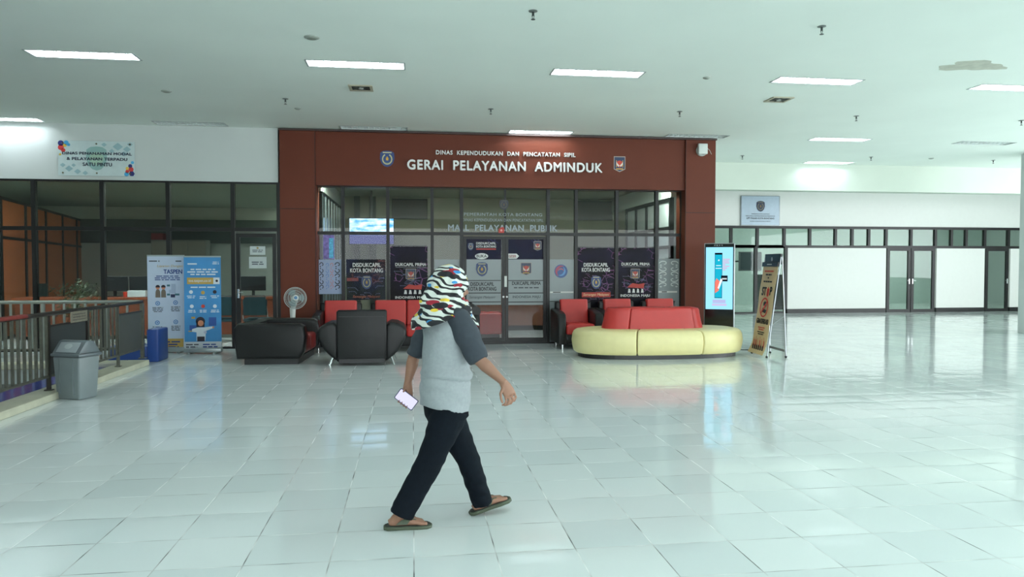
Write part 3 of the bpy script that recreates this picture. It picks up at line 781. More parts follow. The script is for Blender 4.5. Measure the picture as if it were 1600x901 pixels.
# ================================================================== SIGNS AND LETTERING
white_letter = mat('white_letter', (232, 234, 232), .45)
lt = thing('wall_lettering', 'white raised lettering DINAS KEPENDUDUKAN DAN PENCATATAN SIPIL, GERAI PELAYANAN ADMINDUK on the red portal', 'lettering', (atY(789, 260, YR).x, YR, 3.4))
YLt = YR + .035
text_px('letter_line', 'DINAS  KEPENDUDUKAN  DAN  PENCATATAN  SIPIL', 681, 234.5, 899, 245.5, YLt, white_letter, lt, .03, .026, 1.12)
text_px('letter_line', 'GERAI  PELAYANAN  ADMINDUK', 636, 249, 941, 270, YLt, white_letter, lt, .04, .032, 1.12)
def badge(name, lb, px, py, w, h, kind, Y, **k):
    p = atY(px, py, Y); t = thing(name, lb, 'emblem', (p.x, Y, p.z)); emblem(0, 0, 0, w, h, t, kind, nm='shield', **k); return t
badge('wall_emblem', 'blue and gold shield emblem at the left of the portal lettering', 605, 248, .26, .31, 'city', YR + .05)
badge('wall_emblem', 'navy pentagonal emblem with a white bird at the right of the portal lettering', 968, 256.5, .235, .31, 'ministry', YR + .05)
# small spotlight-like white box with cable
p = atY(1096, 233, YR)
t = thing('wall_speaker', 'small white box on a round base, high on the right pillar of the red portal', 'speaker', (p.x, YR, p.z))
bm = BM(); box(bm, -.095, .095, -.10, -.02, -.11, .10, bev=.015, seg=3); obj('speaker_body', bm, mat('off_white_plastic', (205, 212, 208), .4), t, smooth=True)
bm = BM(); lathe(bm, [(.105, -.03), (.115, -.02), (.115, 0)], (0, 0, -.03), 28, 'Y'); obj('mounting_base', bm, mat('grey_plastic', (165, 172, 168), .4), t)
bm = BM(); path_tube(bm, [(.1, -.01, .04), (.17, -.008, -.02), (.21, -.008, -.1)], .004, 6); obj('cable', bm, mat('off_white_plastic', (205, 212, 208), .4), t)

# coloured office sign on the left wall
a, b = atY(91.5, 219.5, YL), atY(212, 276, YL)
t = thing('office_sign', 'white plastic sign with coloured corners reading DINAS PENANAMAN MODAL over the left shopfront', 'sign', ((a.x + b.x) / 2, YL - .03, (a.z + b.z) / 2))
W, Hh = (b.x - a.x), (a.z - b.z)
bm = BM(); box(bm, -W / 2, W / 2, -.004, .006, -Hh / 2, Hh / 2, bev=.002); obj('sign_board', bm, mat('sign_ice', (196, 212, 212), .25), t)
bm = BM()
for (u, v, s) in ((.28, .35, .09), (.4, .28, .07), (.2, .22, .05), (.44, .42, .05), (.36, .15, .06), (-.36, -.3, .07), (-.25, -.38, .06), (-.44, -.2, .05), (-.3, -.2, .04), (.1, .4, .05), (-.15, -.42, .05)):
    prism(bm, [(u * W - s, v * Hh), (u * W, v * Hh + s * .8), (u * W + s, v * Hh), (u * W, v * Hh - s * .8)], -.005, -.0045)
obj('facet_pattern', bm, mat('pale_teal', (150, 182, 188), .3), t)
bm = BM(); prism(bm, shield_pts(0, 0, .34, .44), -.0062, -.005); o = obj('faint_shield', bm, mat('faint_teal', (140, 176, 172), .3), t)
bm = BM(); prism(bm, disc_pts(0, 0, .12, 20), -.0068, -.0062); obj('faint_disc', bm, mat('faint_green', (160, 190, 170), .3), o)
for nm, c, spots in (('navy_patch', (40, 44, 110), ((-.46, .43, .05), (.46, -.43, .05), (.44, -.2, .035))), ('red_patch', (205, 60, 60), ((-.46, .3, .05), (-.43, .22, .04), (.45, -.3, .045), (.40, -.36, .035))),
                     ('blue_patch', (70, 160, 205), ((-.39, .44, .04), (-.36, .38, .03), (.39, -.45, .04), (.47, -.1, .03))), ('yellow_patch', (225, 190, 80), ((-.41, .36, .03), (.40, -.27, .03), (-.47, .1, .02)))):
    bm = BM()
    for i, (u, v, s) in enumerate(spots):
        rx = min(max(u * W, -W / 2 + s), W / 2 - s); rz = min(max(v * Hh, -Hh / 2 + s), Hh / 2 - s)
        prism(bm, disc_pts(rx, rz, s, 6 if i % 2 else 14), -.008, -.007)
    obj(nm, bm, mat(nm, c, .3), t)
ink = mat('navy_ink', (38, 44, 66), .5)
for (s, x0, y0, x1, y1) in (('DINAS PENANAMAN MODAL', 97, 236.5, 206, 243), ('& PELAYANAN TERPADU', 104, 245, 199, 251.5), ('SATU PINTU', 129, 253.5, 175, 260)):
    text_px('letter_line', s, x0, y0, x1, y1, YL - .039, ink, t, .002, .035, 1.05)
for u in (-.44, 0, .44):
    for v in (-.42, .42):
        bm = BM(); lathe(bm, [(.016, 0), (.014, -.008)], (u * W, -.006, v * Hh), 14, 'Y'); obj('screw_cap', bm, mat('brass_grey', (120, 115, 95), .3, .8), t)

# sign on the far wall
a, b = atY(1157.5, 306, YF), atY(1216.5, 352, YF)
t = thing('wall_sign', 'pale blue grey sign with dark emblem, UPT PASAR KOTA BONTANG, on the far wall', 'sign', ((a.x + b.x) / 2, YF - .04, (a.z + b.z) / 2))
W, Hh = (b.x - a.x), (a.z - b.z)
bm = BM(); box(bm, -W / 2, W / 2, -.01, .03, -Hh / 2, Hh / 2, bev=.004); obj('sign_board', bm, mat('sign_blue_grey', (176, 192, 208), .3), t)
bm = BM()
for s in (-1, 1): box(bm, s * W / 2 - .012, s * W / 2 + .012, -.014, .03, -Hh / 2, Hh / 2)
for s in (-1, 1): box(bm, -W / 2, W / 2, -.013, .03, s * Hh / 2 - .01, s * Hh / 2 + .01)
obj('sign_edge', bm, mat('sign_edge_grey', (140, 150, 158), .3, .5), t)
emblem(.0, .14, -.012, .28, .35, t, 'city', .55)
inkg = mat('grey_ink', (60, 66, 76), .5)
text('letter_line', 'PEMERINTAH KOTA BONTANG', 0, -.012, -.11, .62, .035, inkg, t, .003, .01)
text('letter_line', 'DINAS KOPERASI UKM PERINDUSTRIAN DAN PERDAGANGAN', 0, -.012, -.175, 1.0, .03, inkg, t, .003, .01)
text('letter_line', 'UPT PASAR KOTA BONTANG', 0, -.012, -.25, .96, .06, inkg, t, .003, .03)
bm = BM(); lines_bm(bm, -.45, .45, -.36, -.33, -.011, 1); obj('address_line', bm, inkg, t)

# two notices taped to the shopfront door
for (x0, y0, x1, y1, lb) in ((390.5, 384.5, 414.5, 398, 'upper of the two white paper notices on the shopfront door, with small emblem'), (389, 401, 416.5, 419, 'lower, larger white paper notice on the shopfront door')):
    a, b = atY(x0, y0, YL + .03), atY(x1, y1, YL + .03)
    t = thing('paper_notice', lb, 'notice', ((a.x + b.x) / 2, YL + .03, (a.z + b.z) / 2)); w_, h_ = (b.x - a.x) / 2, (a.z - b.z) / 2
    bm = BM(); box(bm, -w_, w_, .0, .004, -h_, h_); obj('paper', bm, mat('notice_paper', (188, 198, 196), .7), t)
    bm = BM(); lines_bm(bm, -w_ * .7, w_ * .7, -h_ * .45, h_ * .25, 0, 2, .0015, .5, random.Random(2)); obj('print', bm, inkg, t)
    if y0 < 390:
        bm = BM(); prism(bm, disc_pts(0, h_ * .6, .02, 10), -.0015, 0); obj('print', bm, mat('print_ochre', (150, 130, 80), .6), t)

# ------------------------------------------------------------------ films and posters on the portal glass
YP = YG - .012
frost = glass_mat('frosted_film', (0.42, 0.47, 0.48), .25, .62, lin((168, 178, 180)), .8)
pm_dark = poster_mat('dark_circuit_film', (15, 13, 18), (30, 25, 52), .90, (120, 80, 120), .028)
pm_left = poster_mat('translucent_film', (24, 26, 38), (44, 46, 92), .5, (150, 70, 60), .03)
pm_top = poster_mat('navy_banner_film', (15, 20, 48), (36, 24, 48), .88, (60, 60, 110), .02)
dim_white = mat('dim_white_print', (205, 206, 202), .5); dim_grey = mat('dim_grey_print', (120, 120, 125), .5)
ink_dark = mat('black_print', (22, 26, 30), .5); red_print = mat('red_print', (170, 48, 36), .5)
def film(name, lb, x0, y0, x1, y1, m, cat='poster'):
    a, b = atY(x0, y0, YP), atY(x1, y1, YP)
    t = thing(name, lb, cat, ((a.x + b.x) / 2, YP, b.z))
    bm = BM(); box(bm, a.x, b.x, YP - .0015, YP + .0015, b.z, a.z); obj('film_sheet', bm, m, t, True)
    return t
def em_on(t, px, py, w, h, kind, dim=.75):
    p = atY(px, py, YP - .004) - Vector(t.location); emblem(p.x, p.z, -.003, w, h, t, kind, dim)
def tx(t, s, x0, y0, x1, y1, m=None, bold=.03, space=1.03, shear=0, dy=.004): text_px('letter_line', s, x0, y0, x1, y1, YP - dy, m or dim_white, t, .002, bold, space, shear)
def bar(t, x0, y0, x1, y1, m, nm='stripe', dy=.003):
    a, b = atY(x0, y0, YP - dy), atY(x1, y1, YP - dy); bm = BM(); box(bm, a.x, b.x, YP - dy - .001, YP - dy, b.z, a.z); obj(nm, bm, m, t, True)
def circuits(t, x0, y0, x1, y1, m, n, seed):
    rnd = random.Random(seed); a, b = atY(x0, y0, YP - .003), atY(x1, y1, YP - .003); bm = BM()
    for k in range(n):
        x = rnd.uniform(a.x, b.x); z = rnd.uniform(b.z, a.z); cx_ = (a.x + b.x) / 2; l = rnd.uniform(.04, .14); s = 1 if x > cx_ else -1
        x2, x3 = x, max(min(x - s * l, b.x), a.x)
        box(bm, min(x2, x3), max(x2, x3), YP - .004, YP - .003, z - .003, z + .003)
        d_ = l * .4
        vs = [(x3, z - .004), (x3 - s * d_, z - d_ - .004), (x3 - s * d_, z - d_ + .004), (x3, z + .004)]
        if a.x < x3 - s * d_ < b.x and z - d_ > b.z: prism(bm, vs, YP - .004, YP - .003)
        prism(bm, disc_pts(x2, z, .009, 8), YP - .004, YP - .003)
    obj('circuit_lines', bm, m, t, True)
cl1, cl2 = mat('circuit_mauve', (112, 84, 112), .5), mat('circuit_slate', (96, 100, 130), .5)
def flag_crowd(t, x0, y0, x1, y1):
    a, b = atY(x0, y0, YP - .004), atY(x1, y1, YP - .004); h = a.z - b.z; w_ = b.x - a.x; bm = BM()
    prism(bm, [(a.x, b.z + h * .55), (a.x + w_ * .3, a.z), (a.x + w_ * .65, a.z - h * .12), (b.x, a.z), (b.x - w_ * .05, b.z + h * .45), (a.x + w_ * .5, b.z + h * .5)], YP - .005, YP - .004)
    obj('red_flag', bm, red_print, t, True); bm = BM()
    for k in range(4): prism(bm, [(a.x + w_ * (.04 + .25 * k), b.z), (a.x + w_ * (.2 + .25 * k), b.z), (a.x + w_ * (.17 + .25 * k), b.z + h * .38), (a.x + w_ * (.08 + .25 * k), b.z + h * .42)], YP - .006, YP - .005)
    obj('white_figures', bm, dim_white, t, True)
# left pane: white blue sheet with scroll ornament
def scroll(t, x0, y0, x1, y1, m, nm='scroll_ornament', cols=2, seed=1, rows=4):
    a, b = atY(x0, y0, YP - .003), atY(x1, y1, YP - .003); bm = BM(); rnd = random.Random(seed)
    cw, ch = (b.x - a.x) / cols, (a.z - b.z) / rows
    for c in range(cols):
        for r in range(rows):
            cx_, cz_ = a.x + cw * (c + .5), b.z + ch * (r + .5); s = -1 if c < cols / 2 else 1
            q = -1 if r % 2 else 1; pts = []
            for i in range(15):
                th = i / 14 * 4.6; rr = .48 - .33 * i / 14
                pts.append(Vector((cx_ + s * cw * rr * math.cos(th) * .95, YP - .0035, cz_ + q * ch * rr * math.sin(th) * 1.05)))
            for p_, q_ in zip(pts[:-1], pts[1:]): tube(bm, p_, q_, min(cw, ch) * .085, n=5)
            ball(bm, (cx_ + s * cw * .3, YP - .0035, cz_ - q * ch * .33), (cw * .12, .002, ch * .1), 8, 5)
    for v in bm.verts: v.co.y = YP - .0035 + (v.co.y - (YP - .0035)) * .08
    obj(nm, bm, m, t, True)
t = film('window_sticker', 'white and pale blue sheet with black scroll ornament on the leftmost pane of the portal', 498, 405.5, 534.5, 459, mat('ice_sheet', (150, 165, 195), .5), 'sticker')
scroll(t, 499, 409, 507, 453, ink_dark, cols=1, rows=5); scroll(t, 523, 409, 533, 453, ink_dark, cols=1, rows=5, seed=3)
bm_c = [(512, (95, 130, 190)), (519, (190, 120, 110))]
for xx, cc in bm_c: scroll(t, xx - 3, 410, xx + 3, 452, mat('scroll_%d' % xx, cc, .5), 'coloured_scroll', 1, 4, 5)
t = film('window_sticker', 'tall purple printed strip behind the top of the leftmost lower pane', 505, 367, 522.5, 404.5, mat('violet_print', (120, 105, 170), .5, var=.5, scale=14), 'sticker')
bar(t, 514, 372, 521, 403, mat('cyan_print', (90, 175, 210), .5, var=.4, scale=40))
# DISDUKCAPIL translucent
t = film('window_poster', 'see-through poster DISDUKCAPIL KOTA BONTANG on the second pane, left of the dark poster', 541, 405, 602.5, 468, pm_left)
tx(t, 'DISDUKCAPIL', 551, 410.5, 595, 417); tx(t, 'KOTA BONTANG', 547, 419, 598.5, 425.5); em_on(t, 573, 441, .19, .27, 'city', .7)
bar(t, 542, 434, 560, 439, mat('rust_print', (120, 50, 48), .5)); tx(t, 'Samangat Melayani', 551, 461, 594, 466, mat('rust_print2', (150, 76, 52), .5), .01, 1, .3)
circuits(t, 542, 430, 601, 466, cl2, 16, 5)
t = film('window_poster', 'dark poster DUKCAPIL PRIMA INDONESIA MAJU on the pane left of the entrance doors', 609.5, 385, 668, 472.5, pm_dark)
tx(t, 'DUKCAPIL PRIMA', 617.5, 410.5, 666, 415.5); bar(t, 618, 416.8, 666, 417.6, dim_grey); em_on(t, 642, 429, .20, .24, 'ministry', .75); circuits(t, 611, 418, 667, 446, cl2, 18, 6)
flag_crowd(t, 630, 444, 660, 459); tx(t, 'INDONESIA MAJU', 617.5, 462.5, 666, 467.5)
t = film('frosted_film', 'plain frosted band on the narrow pane left of the entrance doors', 678.5, 405, 718.5, 535, frost, 'film')
bar(t, 679, 456, 718, 458, ink_dark)
# doors
def door_film(x0, x1, left):
    side = 'left' if left else 'right'
    t = film('window_poster', 'navy banner with a white notice across the top of the %s entrance door' % side, x0, 373.5, x1, 405, pm_top)
    if left:
        em_on(t, 735.5, 385, .11, .145, 'city', .8); tx(t, 'DISDUKCAPIL', 744, 378, 775, 381.8); tx(t, 'KOTA BONTANG', 744, 383, 775, 386.8)
        bar(t, 744, 388, 775, 390, red_print)
        bm = BM(); p = atY(752.5, 400, YP - .005); prism(bm, disc_pts(p.x, p.z, .058, 28, 2.25), YP - .006, YP - .004); o = obj('notice_plate', bm, mat('bright_plate', (205, 208, 205), .4), t, True)
        tx(t, 'BUKA', 744.5, 397.5, 760.5, 402.2, ink_dark, .02, dy=.008)
    else:
        em_on(t, 840, 384, .155, .19, 'ministry', .8)
        a, b = atY(793.5, 396, YP - .005), atY(811, 404, YP - .005); bm = BM()
        prism(bm, [(a.x, b.z), (b.x - .05, b.z), (b.x, (a.z + b.z) / 2), (b.x - .05, a.z), (a.x, a.z)], YP - .006, YP - .004); obj('notice_plate', bm, mat('bright_plate', (205, 208, 205), .4), t, True)
        tx(t, 'GESER', 795, 398, 806.5, 402.5, mat('maroon_print', (120, 30, 30), .5), .02, dy=.008)
    t = film('frosted_film', 'grey frosted film with a shield and dark lettering on the %s entrance door' % side, x0, 405, x1, 476, frost, 'film')
    if left:
        em_on(t, 753, 420.5, .225, .28, 'city', .8); tx(t, 'DISDUKCAPIL', 735, 440.5, 772, 446.5, ink_dark); tx(t, 'KOTA BONTANG', 731.5, 448, 775.5, 454, ink_dark)
        tx(t, 'Samangat Melayani', 733, 462, 774, 467, mat('grey_print', (60, 66, 70), .5), .0, 1, .3)
    else:
        em_on(t, 822, 420, .22, .26, 'ministry', .8); tx(t, 'DUKCAPIL PRIMA', 800, 439.5, 845, 445, ink_dark)
        bm = BM(); a, b = atY(797, 447.5, YP - .003), atY(849, 451, YP - .003); lines_bm(bm, a.x, b.x, b.z, a.z, YP - .002, 1, .002, .5, random.Random(4)); obj('small_print', bm, mat('grey_print', (60, 66, 70), .5), t, True)
        tx(t, 'INDONESIA MAJU', 801, 461.5, 844.5, 466.5, mat('grey_print', (60, 66, 70), .5), .02)
    for y in (437.5, 457, 471): bar(t, x0 + .5, y, x1 - .5, y + 1.1, ink_dark)
door_film(725.5, 783, True); door_film(793.5, 852, False)
t = film('frosted_film', 'frosted band with a round red and blue badge, right of the entrance doors', 858.5, 405, 896.5, 535, frost, 'film')
p = atY(876.5, 423.5, YP - .004); bm = BM(); prism(bm, disc_pts(p.x, p.z, .135, 30), YP - .005, YP - .003); o = obj('round_badge', bm, mat('badge_blue', (48, 78, 128), .4), t, True)
for (a0, cc, r0, nm) in ((60, (150, 62, 82), .115, 'swirl_red'), (240, (80, 130, 180), .095, 'swirl_blue'), (0, (160, 90, 100), .06, 'swirl_core')):
    bm = BM(); o_, i_ = [], []
    for k in range(14):
        an = R(a0 + 180 * k / 13); o_.append((p.x + r0 * math.cos(an), p.z + r0 * math.sin(an))); i_.append((p.x + r0 * (.92 - .35 * math.sin(math.pi * k / 13)) * math.cos(an), p.z + r0 * (.92 - .35 * math.sin(math.pi * k / 13)) * math.sin(an)))
    prism(bm, o_ + i_[::-1], YP - .006, YP - .005); obj(nm, bm, mat(nm, cc, .4), t, True)
bar(t, 859.5, 455.3, 896, 457.3, dim_white); bar(t, 864, 455.6, 876, 457, ink_dark, 'ornament', .005); bar(t, 859, 470, 896, 471, ink_dark)
t = film('window_poster', 'dark poster DISDUKCAPIL KOTA BONTANG with red script on the pane right of the badge', 902.5, 387, 959.5, 480, pm_dark)
tx(t, 'DISDUKCAPIL', 912, 410.5, 950, 416.5); tx(t, 'KOTA BONTANG', 909, 418, 953, 424.5); em_on(t, 931.5, 441, .20, .27, 'city', .85)
circuits(t, 903, 426, 959, 470, cl1, 26, 8); bar(t, 909, 456.5, 954, 464, red_print); tx(t, 'Samangat Melayani', 911, 458, 952, 463, mat('cream_print', (215, 190, 150), .5), .01, 1, .3, .006)
t = film('window_poster', 'dark poster DUKCAPIL PRIMA INDONESIA MAJU on the pane above the right-hand red chairs', 966, 387, 1022, 480, pm_dark)
tx(t, 'DUKCAPIL PRIMA', 971, 410, 1015.5, 414.8); bar(t, 972, 416, 1015, 416.8, dim_grey); em_on(t, 992.5, 428, .19, .22, 'ministry', .8)
circuits(t, 967, 418, 1021, 450, cl2, 22, 9); flag_crowd(t, 980, 442, 1007, 457); tx(t, 'INDONESIA MAJU', 969.5, 459.5, 1015.5, 464.5)
t = film('frosted_film', 'frosted sheet with white scroll ornament on the rightmost pane of the portal', 1028.5, 404, 1061, 480, frost, 'film')
scroll(t, 1029.5, 407, 1060, 449, mat('pale_scroll', (200, 208, 206), .5), cols=2, rows=5); bar(t, 1029, 454.5, 1058, 457, dim_white); bar(t, 1034, 455, 1042, 456.5, ink_dark, 'ornament', .005)
# lettering on the glass above the doors
faint = glass_mat('pale_glass_lettering', (.7, .74, .76), .3, .5, lin((190, 205, 212)), .6)
t = thing('glass_lettering', 'faint pale lettering MALL PELAYANAN PUBLIK and small emblem on the glass above the entrance doors', 'lettering', (atY(786, 350, YP).x, YP, 2.5))
YQ = YG - .034
for (s, x0, y0, x1, y1, b_) in (('PEMERINTAH KOTA BONTANG', 725, 332, 847, 338, .0), ('DINAS KEPENDUDUKAN DAN PENCATATAN SIPIL', 723, 341, 849, 346.5, .0), ('MALL  PELAYANAN  PUBLIK', 700, 350.5, 871, 361.5, .03)):
    text_px('letter_line', s, x0, y0, x1, y1, YQ, faint, t, .002, b_, 1.08)
p = atY(787.5, 319.5, YQ - .02); emblem(p.x - t.location.x, p.z - t.location.z, YQ - t.location.y - .01, .17, .20, t, 'city', .35)
p = atY(783, 359, YQ)
tt = thing('door_sticker', 'small red house-shaped sticker on the glass above the entrance doors', 'sticker', (p.x, YQ - .03, p.z))
bm = BM(); prism(bm, [(-.055, -.06), (.055, -.06), (.06, .04), (.02, .06), (-.05, .02)], -.002, .0); obj('sticker_sheet', bm, red_print, tt)
bm = BM(); prism(bm, disc_pts(0, -.01, .022, 12), -.003, -.002); obj('print', bm, mat('pink_print', (215, 150, 140), .5), tt)
bm = BM(); a, b = atY(788, 431, YG - .04), atY(792, 448, YG - .04); box(bm, a.x, b.x, YG - .045, YG - .035, b.z, a.z)
tag(obj('door_label', bm, mat('white_label', (205, 210, 205), .5)), 'narrow white upright sticker on the meeting edge of the entrance doors', 'sticker')

# ================================================================== SEATING
red_l = mat('red_leatherette', (240, 50, 34), .42, bump=.06, bscale=220, var=.03, spec=.35)
blk_l = mat('black_leatherette', (16, 17, 18), .4, bump=.06, bscale=220, var=.08, spec=.35)
chrome = mat('chrome', (200, 205, 205), .2, 1.0)
cream_l = mat('cream_leatherette', (228, 218, 160), .42, bump=.04, bscale=200, var=.03)
def soft(bm, x0, x1, y0, y1, z0, z1, b=.05, crown=.0):
    box(bm, x0, x1, y0, y1, z0, z1, bev=b, seg=4)
def seat_unit(name, lb, cat, n, arm=.155, w=.56, loc=(0, 0, 0), rz=0, group=None, round_arm=False):
    """n-seat black sofa with red cushions, facing -Y, origin at floor centre"""
    t = thing(name, lb, cat, loc, rz, group); HW = n * w / 2 + arm
    bm = BM(); box(bm, -HW + arm * .6, HW - arm * .6, -.36, .36, .10, .30, bev=.02); box(bm, -HW + arm * .5, HW - arm * .5, .26, .40, .10, .86, bev=.035, seg=3)
    obj('sofa_body', bm, blk_l, t, smooth=True)
    for s in (-1, 1):
        bm = BM(); prism(bm, [(-.40, .09), (.40, .09), (.40, .70), (.30, .73), (-.2, .69), (-.36, .66), (-.41, .58)], s * HW - (arm if s > 0 else 0), s * HW + (0 if s > 0 else arm), 'X', bev=.03, seg=3)
        if round_arm and s > 0:
            tube(bm, (s * HW - arm / 2 , -.36, .72), (s * HW - arm / 2, .38, .72), arm * .62, n=20)
        obj('armrest', bm, blk_l, t, smooth=True)
    for k in range(n):
        x = -n * w / 2 + k * w
        bm = BM(); box(bm, x + .004, x + w - .004, -.42, .22, .27, .46, bev=.045, seg=4)
        for v in bm.verts:
            if v.co.z > .42: v.co.z += .03 * (1 - ((v.co.x - x - w / 2) / (w / 2)) ** 2)
        obj('seat_cushion', bm, red_l, t, smooth=True)
        bm = BM(); prism(bm, [(.10, .44), (.27, .44), (.33, .90), (.20, .91)], x + .006, x + w - .006, 'X', bev=.035, seg=4); obj('backrest_cushion', bm, red_l, t, smooth=True)
    for sx in (-1, 1):
        for sy in (-1, 1):
            bm = BM(); tube(bm, (sx * (HW - .1), sy * .32, 0), (sx * (HW - .1), sy * .32, .11), .022, n=14); obj('leg', bm, chrome, t)
    return t
YC = YR - .46
def cx_of(px, Y, off=.28): return atY(px, 480, Y + off).x
seat_unit('red_armchair', 'red and black armchair just right of the entrance doors, nearest the oval seat end', 'armchair', 1, loc=(cx_of(895.5, YC), YC, 0), w=.555)
x_a = cx_of(895.5, YC)
for k, (px, lb) in enumerate(((967.5, 'middle of the three red and black armchairs behind the oval seat'), (1035.5, 'rightmost red and black armchair, against the right pillar of the portal'))):
    seat_unit('red_armchair', lb, 'armchair', 1, loc=(x_a + .868 * (k + 1), YC, 0), w=.555)
seat_unit('red_armchair', 'red and black armchair against the left pillar, partly behind the black back of another chair', 'armchair', 1, loc=(cx_of(533, YC), YC, 0), w=.60)
xs_ = cx_of(533, YC) + .455 + .155 + .9
seat_unit('red_sofa', 'three-seat red and black sofa under the dark window posters, behind the walking person', 'sofa', 3, loc=(xs_, YC, 0), w=.59, round_arm=True)

# black armchair seen from behind, leaf-shaped arms
q = atZ(565, 572, 0)
t = thing('black_armchair', 'black armchair seen from behind with wide rounded arms, in front of the red sofa', 'armchair', (q.x, q.y + .05, 0))
bm = BM(); prism(bm, [(-.375, .10), (.375, .10), (.385, .84), (.36, .865), (-.36, .865), (-.385, .84)], 0, .17, 'Y', bev=.025, seg=3); obj('backrest', bm, blk_l, t, smooth=True)
bm = BM(); prism(bm, [(-.345, .76), (.345, .76), (.345, .77), (-.345, .77)], -.006, .004); box(bm, -.35, .35, .0, .75, .045, .11); obj('base', bm, mat('black_plastic', (22, 24, 26), .4), t)
for s in (-1, 1):
    pts = [(.36, .05), (.46, .12), (.58, .24), (.67, .40), (.69, .52), (.64, .61), (.54, .66), (.44, .67), (.36, .62)]
    bm = BM(); prism(bm, [(s * u, v) for u, v in pts], .06, .80, 'Y', bev=.05, seg=4); obj('armrest', bm, blk_l, t, smooth=True)
bm = BM(); box(bm, -.36, .36, .15, .80, .12, .44, bev=.05, seg=4); obj('seat_cushion', bm, red_l, t, smooth=True)
for s in (-1, 1):
    for (y0, y1) in ((.14, .06), (.72, .80)):
        bm = BM(); tube(bm, (s * .42, y0, .20), (s * .50, y1, 0), .026, .016, 14); obj('leg', bm, chrome, t)
# black sofa seen from its side, facing right
q = atZ(372, 566, 0); q2 = atZ(474, 569, 0)
WX = q2.x - q.x
t = thing('black_sofa', 'black two-seat sofa seen from its end, facing right, beside the fan and the left pillar', 'sofa', ((q.x + q2.x) / 2 + .02, min(q.y, q2.y), 0), R(-3))
hx = WX / 2 + .02
for k, (y0, y1) in enumerate(((.0, .24), (1.22, 1.46))):
    bm = BM(); prism(bm, [(-hx + .05, .09), (hx - .10, .09), (hx - .03, .2), (hx, .45), (hx - .03, .60), (hx - .10, .64), (-hx + .07, .65), (-hx + .01, .58), (-hx, .45)], y0, y1, 'Y', bev=.05, seg=4); obj('armrest', bm, blk_l, t, smooth=True)
bm = BM(); prism(bm, [(-hx + .03, .12), (-hx + .24, .12), (-hx + .24, .62), (-hx + .08, .64), (-hx + .03, .58)], .18, 1.28, 'Y', bev=.04, seg=3); obj('backrest', bm, blk_l, t, smooth=True)
for k in range(2):
    bm = BM(); box(bm, -hx + .22, hx - .05, .24 + .49 * k, .725 + .49 * k, .14, .42, bev=.05, seg=4); obj('seat_cushion', bm, mat('dull_red_leatherette', (120, 34, 32), .4), t, smooth=True)
bm = BM(); box(bm, -hx + .16, hx - .12, .06, 1.4, .0, .1); obj('base', bm, mat('black_plastic', (22, 24, 26), .4), t)

# pedestal fan
q = atY(461, 466, 13.72)
t = thing('pedestal_fan', 'white pedestal fan standing behind the black sofa against the red pillar', 'fan', (q.x - .05, 13.77, 0))
wp = mat('off_white_plastic', (205, 212, 208), .4)
bm = BM(); lathe(bm, [(.22, 0), (.22, .02), (.05, .05), (.03, .08)], n=28); obj('base', bm, wp, t, smooth=True)
zf = q.z
bm = BM(); tube(bm, (0, 0, .05), (0, 0, zf - .22), .016, n=14); tube(bm, (0, 0, zf - .35), (.0, -.0, zf - .18), .045, .055, 16); tube(bm, (0, 0, zf - .2), (.05, -.02, zf - .02), .04, .05, 14); obj('pole', bm, wp, t, smooth=True)
hd = Matrix.Translation((.05, -.05, zf)) @ Matrix.Rotation(R(14), 4, 'Z') @ Matrix.Rotation(R(-8), 4, 'X') @ Matrix.Scale(.86, 4)
def fan_obj(nm, bm, m, sm=False): bm.transform(hd); return obj(nm, bm, m, t, smooth=sm)
bm = BM(); lathe(bm, [(.05, .10), (.075, .06), (.075, -.02), (.05, -.04)], (0, 0, 0), 20, 'Y'); fan_obj('motor', bm, wp, True)
bm = BM()
for k in range(3):
    a = k * 2 * math.pi / 3; pts = []
    for i in range(9):
        an = a - .55 + 1.1 * i / 8; pts.append((math.cos(an) * (.19 - .02 * abs(i - 4) / 4), math.sin(an) * (.19 - .02 * abs(i - 4) / 4)))
    prism(bm, [(math.cos(a - .3) * .04, math.sin(a - .3) * .04)] + pts + [(math.cos(a + .3) * .04, math.sin(a + .3) * .04)], -.075, -.07)
fan_obj('fan_blade', bm, glass_mat('clear_blue_plastic', (.55, .68, .70), .2, .5, lin((150, 172, 176))))
bm = BM()
for ring, yy in ((.225, -.06), (.2, -.1), (.15, -.12), (.10, -.13)):
    pts = [(ring * math.cos(2 * math.pi * i / 36), yy, ring * math.sin(2 * math.pi * i / 36)) for i in range(37)]
    for a_, b_ in zip(pts[:-1], pts[1:]): tube(bm, a_, b_, .0035 if ring < .22 else .007, n=5, cap=False)
for i in range(56):
    an = 2 * math.pi * i / 56; c, s = math.cos(an), math.sin(an)
    for a_, b_ in (((.05, -.132), (.15, -.12)), ((.15, -.12), (.225, -.06)), ((.225, -.06), (.15, -.01)), ((.15, -.01), (.07, 0))):
        tube(bm, (a_[0] * c, a_[1], a_[0] * s), (b_[0] * c, b_[1], b_[0] * s), .0016, n=4, cap=False)
fan_obj('guard', bm, mat('pale_wire', (170, 182, 180), .4))
bm = BM(); lathe(bm, [(.055, -.125), (.055, -.14), (.04, -.145)], (0, 0, 0), 24, 'Y'); fan_obj('hub_cover', bm, wp)
bm = BM(); lathe(bm, [(.035, -.1452), (.03, -.148)], (0, 0, 0), 20, 'Y'); fan_obj('badge', bm, mat('fan_blue', (60, 110, 150), .4))

